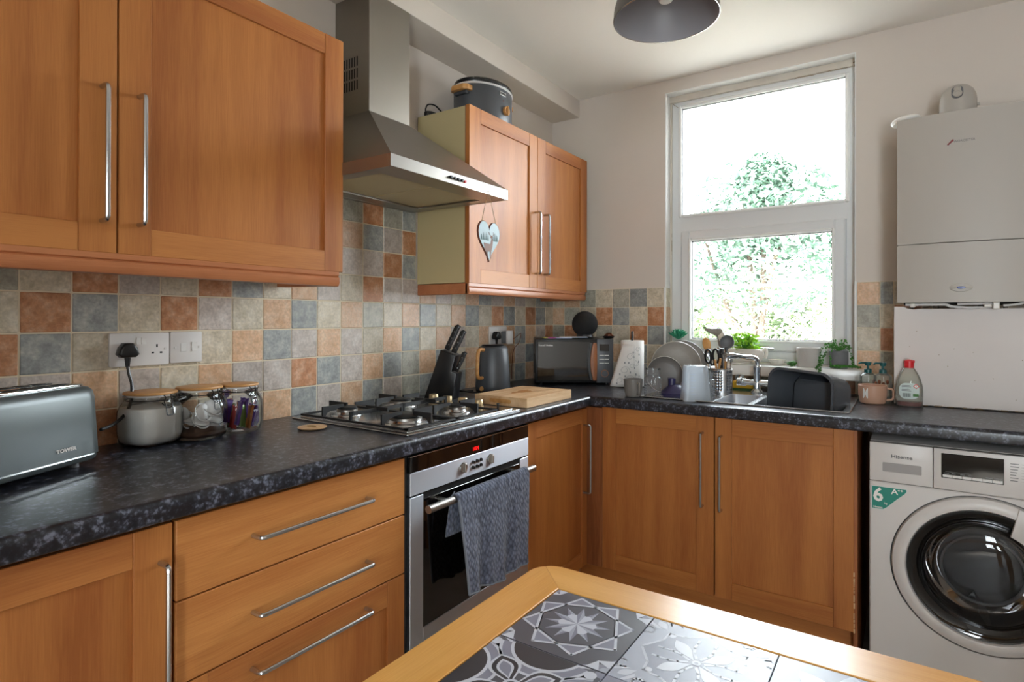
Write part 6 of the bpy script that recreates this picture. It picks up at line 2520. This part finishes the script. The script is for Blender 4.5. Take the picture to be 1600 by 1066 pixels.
def stroke(pts, w_):
    """list of quads along a polyline"""
    out = []
    for a, b in zip(pts, pts[1:]):
        d = Vector((b[0] - a[0], b[1] - a[1]))
        if d.length < 1e-6: continue
        d.normalize()
        n_ = Vector((-d.y, d.x)) * w_ / 2
        e_ = d * w_ * .25
        out.append([(a[0] - n_.x - e_.x, a[1] - n_.y - e_.y), (b[0] - n_.x + e_.x, b[1] - n_.y + e_.y), (b[0] + n_.x + e_.x, b[1] + n_.y + e_.y), (a[0] + n_.x - e_.x, a[1] + n_.y - e_.y)])
    return out
def rot(pts, a):
    a = radians(a)
    return [(p[0] * cos(a) - p[1] * sin(a), p[0] * sin(a) + p[1] * cos(a)) for p in pts]
H_ = TS / 2
def pattern_star():
    L = []
    sqr = .062 * 1.18
    s1 = [(sqr, sqr), (-sqr, sqr), (-sqr, -sqr), (sqr, -sqr)]
    s1 = rot([(.0885, 0), (0, .0885), (-.0885, 0), (0, -.0885)], 22)
    s2 = rot(s1, 45)
    for s_ in (s1, s2): L.append(('tile_mid', 1, s_))
    oc = [(.0635 * cos(radians(22 + 22.5 + 45 * k)), .0635 * sin(radians(22 + 22.5 + 45 * k))) for k in range(8)]
    L.append(('tile_navy', 2, oc))
    for s_ in (s1, s2):
        for q in stroke(s_ + [s_[0]], .0045): L.append(('tile_white', 3, q))
    for k in range(12):
        a = 30 * k + 15
        r_ = .054
        L.append(('tile_mid', 4, rot([(0, 0), (.024, .0075), (r_, 0)], a)))
        L.append(('tile_pale', 4, rot([(0, 0), (.024, -.0075), (r_, 0)], a)))
    for k in range(6):
        L.append(('tile_white', 5, rot([(0, 0), (.028, .0085), (.032, 0), (.028, -.0085)], 60 * k + 15)))
    for k in range(4):
        c = [(H_, H_), (H_ - .040, H_), (H_ - .016, H_ - .016), (H_, H_ - .040)]
        L.append(('tile_mid', 1, rot(c, 90 * k)))
        L.append(('tile_white', 2, rot([(H_ - .034, H_), (H_ - .012, H_), (H_ - .022, H_ - .024)], 90 * k)))
        L.append(('tile_white', 2, rot([(H_, H_ - .034), (H_, H_ - .012), (H_ - .024, H_ - .022)], 90 * k)))
        L.append(('tile_pale', 3, rot([(H_, H_), (H_ - .014, H_), (H_ - .010, H_ - .010), (H_, H_ - .014)], 90 * k)))
    return 'tile_navy', L
def circ(r_, n=28, cx_=0, cy_=0, a0=0, a1=360):
    return [(cx_ + r_ * cos(radians(a0 + (a1 - a0) * i / n)), cy_ + r_ * sin(radians(a0 + (a1 - a0) * i / n))) for i in range(n + (0 if a1 - a0 == 360 else 1))]
def petal(L_, w_, a, off=0):
    pts = []
    for i in range(13):
        u = i / 12
        pts.append((off + L_ * u, w_ * sin(pi * u ** 1.35)))
    for i in range(11, 0, -1):
        u = i / 12
        pts.append((off + L_ * u, -w_ * sin(pi * u ** 1.35)))
    return rot(pts, a)
def pattern_flower():
    L = []
    ol = rot([(.082, .0), (.060, .034), (.058, .058), (.034, .060), (0, .082), (-.034, .060), (-.058, .058), (-.060, .034), (-.082, 0), (-.060, -.034), (-.058, -.058), (-.034, -.060), (0, -.082), (.034, -.060), (.058, -.058), (.060, -.034)], 0)
    L.append(('tile_mid', 1, ol))
    for q in stroke(ol + [ol[0]], .004): L.append(('tile_white', 2, q))
    for k in range(4):
        L.append(('tile_white', 3, petal(.056, .011, 45 + 90 * k, .006)))
        for s_ in (-1, 1):
            cv = [(.010, s_ * .006), (.024, s_ * .010), (.036, s_ * .017), (.046, s_ * .028), (.052, s_ * .034)]
            for q in stroke(rot(cv, 45 + 90 * k), .0042): L.append(('tile_white', 3, q))
        for s_ in (-1, 1):
            sp = [(.060 + .0 * i, 0) for i in range(1)]
            c0 = (.102, s_ * .026)
            arc = [(c0[0] + (.013 - i * .0008) * cos(radians(90 + s_ * i * 32)), c0[1] + (.013 - i * .0008) * sin(radians(90 + s_ * i * 32)) * 1) for i in range(10)]
            for q in stroke(rot(arc, 45 + 90 * k), .0042): L.append(('tile_white', 2, q))
        L.append(('tile_white', 2, petal(.030, .007, 45 + 90 * k, .090)))
        L.append(('tile_white', 2, circ(.006, 14, *rot([(.074, .0)], 45 + 90 * k)[0])))
        for s_ in (-1, 1):
            L.append(('tile_white', 2, rot([(.096, s_ * .006), (.120, s_ * .012), (.124, s_ * .018), (.100, s_ * .014)], 45 + 90 * k)))
    L.append(('tile_white', 5, circ(.0065, 16)))
    L.append(('tile_mid', 6, circ(.003, 12)))
    return 'tile_pale', L
def pattern_arcs():
    L = []
    for k in range(4):
        for r_, c_, lv in ((.105, 'tile_white', 1), (.100, 'tile_navy', 2), (.078, 'tile_white', 3), (.073, 'tile_mid', 4), (.060, 'tile_white', 5), (.055, 'tile_dark', 6)):
            arc = [rot([(0, -H_)], 90 * k)[0]]
            pts = circ(r_, 18, 0, -H_ - .012, 15, 165)
            L.append((c_, lv, rot(pts, 90 * k)))
    for k in range(4):
        L.append(('tile_white', 7, petal(.075, .024, 90 * k + 45, .0)))
        L.append(('tile_dark', 8, petal(.068, .019, 90 * k + 45, .003)))
        L.append(('tile_white', 9, petal(.050, .0125, 90 * k + 45, .012)))
        L.append(('tile_mid', 10, petal(.040, .0085, 90 * k + 45, .017)))
        L.append(('tile_white', 9, circ(.009, 16, *rot([(.112, 0)], 45 + 90 * k)[0])))
    L.append(('tile_white', 11, circ(.013, 20)))
    L.append(('tile_navy', 12, circ(.008, 16)))
    return 'tile_mid', L
def pattern_leaf():
    L = []
    for k in range(8):
        L.append(('tile_white' if k % 2 else 'tile_pale', 1 + k % 2, petal(.086, .017, 45 * k, .006)))
    L.append(('tile_mid', 4, circ(.015, 20)))
    L.append(('tile_white', 5, circ(.009, 16)))
    return 'tile_mid', L
pats = [[pattern_star, pattern_flower, pattern_leaf, pattern_star, pattern_arcs, pattern_flower], [pattern_arcs, pattern_leaf, pattern_star, pattern_flower, pattern_leaf, pattern_star], [pattern_flower, pattern_star, pattern_arcs, pattern_leaf, pattern_star, pattern_arcs]]
for j in range(3):
    for i in range(len(gx) - 1):
        x0, x1, y1, y0 = gx[i] + .0006, gx[i + 1] - .0006, gy[j] - .0006, gy[j + 1] + .0006
        base, L = pats[j][i % 6]()
        g = G().box(x0, x1, y0, y1, TZ - .009, TT, .0006)
        tl_ = obj('tile', g, base, t, world=True)
        cx_ = x1 - H_ if i == 0 else x0 + H_
        cy_ = y0 + H_ if j == 0 else y1 - H_
        byc = {}
        keys = sorted(set(c for c, _, _ in L))
        g = G()
        for c, lv, pts in L:
            g2 = len(g.bm.faces)
            poly2(g, pts, cx_, cy_, lv, x0 + .0008, x1 - .0008, y0 + .0008, y1 - .0008)
            g.bm.faces.ensure_lookup_table()
            for f in g.bm.faces[g2:]:
                f.material_index = keys.index(c)
                f.normal_update()
                if f.normal.z < 0: f.normal_flip()
        obj('print', g, keys, tl_, world=True, flip=True)

# ================================================================ GARDEN OUTSIDE
gd = obj('garden_ground', G().box(-12, 14, .30, 30, -.40, -.3), 'patio')
gd['kind'] = 'structure'
def leaves(name, par, blobs, n, size, m, seed):
    rnd = random.Random(seed)
    V, F = [], []
    for i in range(n):
        b = blobs[i % len(blobs)]
        while True:
            x, y, z = rnd.uniform(-1, 1), rnd.uniform(-1, 1), rnd.uniform(-1, 1)
            d = x * x + y * y + z * z
            if .25 < d < 1: break
        p = Vector((b[0] + x * b[3], b[1] + y * b[4], b[2] + z * b[5]))
        a = Vector((rnd.gauss(0, 1), rnd.gauss(0, 1), rnd.gauss(0, .6))).normalized()
        c = a.cross(Vector((rnd.gauss(0, 1), rnd.gauss(0, 1), rnd.gauss(0, 1)))).normalized()
        s_ = size * rnd.uniform(.6, 1.4)
        k = len(V)
        V += [p - a * s_, p + c * s_ * .45, p + a * s_, p - c * s_ * .45]
        F.append((k, k + 1, k + 2, k + 3))
    me = bpy.data.meshes.new(name)
    me.from_pydata([tuple(v) for v in V], [], F)
    me.materials.append(M[m])
    o = bpy.data.objects.new(name, me)
    C.objects.link(o)
    o.parent = par
    me.transform(WM[par.name].inverted())
    o['kind'] = 'stuff'
    return o
def tree(name, label, x, y, blobs, n, size, m, seed, trunk=.07, cat='tree'):
    t = thing(name, label, cat, (x, y, -.3), group='garden beyond the window')
    leaves('foliage', t, blobs, n, size, m, seed)
    rnd = random.Random(seed + 1)
    g = G()
    for b in blobs:
        g.tube(spline([(x, y, -.3), ((x * 2 + b[0]) / 3 + rnd.uniform(-.1, .1), (y * 2 + b[1]) / 3, (b[2]) * .45), (b[0], b[1], b[2] + b[5] * .3)], 4), [trunk * (1 - .085 * k) for k in range(9)], 7)
    obj('trunk', g, 'bark', t, world=True)
    return t
tree('tree', 'tall light green tree showing in the upper window pane', -.1, 6.2, [(-.3, 6.2, 2.9, .75, .7, .7), (.35, 6.3, 2.75, .7, .6, .75), (-.9, 6.4, 2.2, .7, .7, .8), (.2, 6.0, 2.0, .9, .7, .7), (.0, 6.2, 3.25, .4, .4, .45)], 9000, .055, 'leaf_out', 41)
tree('bush', 'broad bush behind the window at the right of the lower pane', 1.9, 5.6, [(1.85, 5.6, 1.35, .8, .5, 1.0), (1.35, 5.5, .8, .55, .4, .8), (2.3, 5.8, 1.2, .6, .5, .9)], 7000, .045, 'leaf_out', 42, .04, 'bush')
tree('bush', 'rounded low bush outside at the left of the lower pane', -.05, 3.2, [(-.02, 3.2, .93, .38, .34, .38), (-.4, 3.3, .8, .45, .36, .55)], 4000, .035, 'leaf_out_light', 43, .03, 'bush')
tree('hedge', 'pale hedge filling the background behind the twigs', .2, 7.6, [(-2.4, 7.6, .9, 1.2, .5, 1.3), (-.8, 7.7, .9, 1.2, .5, 1.3), (.9, 7.7, .8, 1.2, .5, 1.3), (2.6, 7.7, .9, 1.3, .5, 1.3), (4.4, 7.7, .9, 1.3, .5, 1.2)], 12000, .07, 'leaf_out_light', 44, .05, 'hedge')
t = thing('bare_shrub', 'tangle of pale bare twigs outside the lower window pane', 'shrub', (.45, 4.4, -.3), 0, 'garden beyond the window')
rnd = random.Random(50)
g = G()
for i in range(120):
    x0 = rnd.uniform(-.5, 1.3)
    y0 = rnd.uniform(4.1, 4.7)
    pts = [(x0 * .6 + .2, y0, -.3)]
    x, y, z = x0, y0, rnd.uniform(.1, .6)
    dx = rnd.uniform(-.25, .25)
    for k in range(5):
        pts.append((x, y, z))
        x += dx + rnd.uniform(-.14, .14)
        y += rnd.uniform(-.1, .1)
        z += rnd.uniform(.12, .42) - .09 * k
    g.tube(spline(pts, 3), .006, 4, cap=False)
obj('twigs', g, 'twig_pale', t, world=True, kind='stuff')
leaves('leaves', t, [(.4, 4.4, 1.2, .9, .4, .8)], 2500, .022, 'leaf_out_light', 51)
t = thing('garden_rail', 'thin white rail crossing the garden beyond the window', 'rail', (.5, 5.15, -.3))
g = G().tube([(-1.6, 5.15, 1.68), (1.0, 5.15, 1.68)], .018, 8)
for x in (-1.55, .95):
    g.cyl((x, 5.15, -.3), (x, 5.15, 1.68), .02, n=8)
obj('bars', g, 'white_gloss', t, world=True)
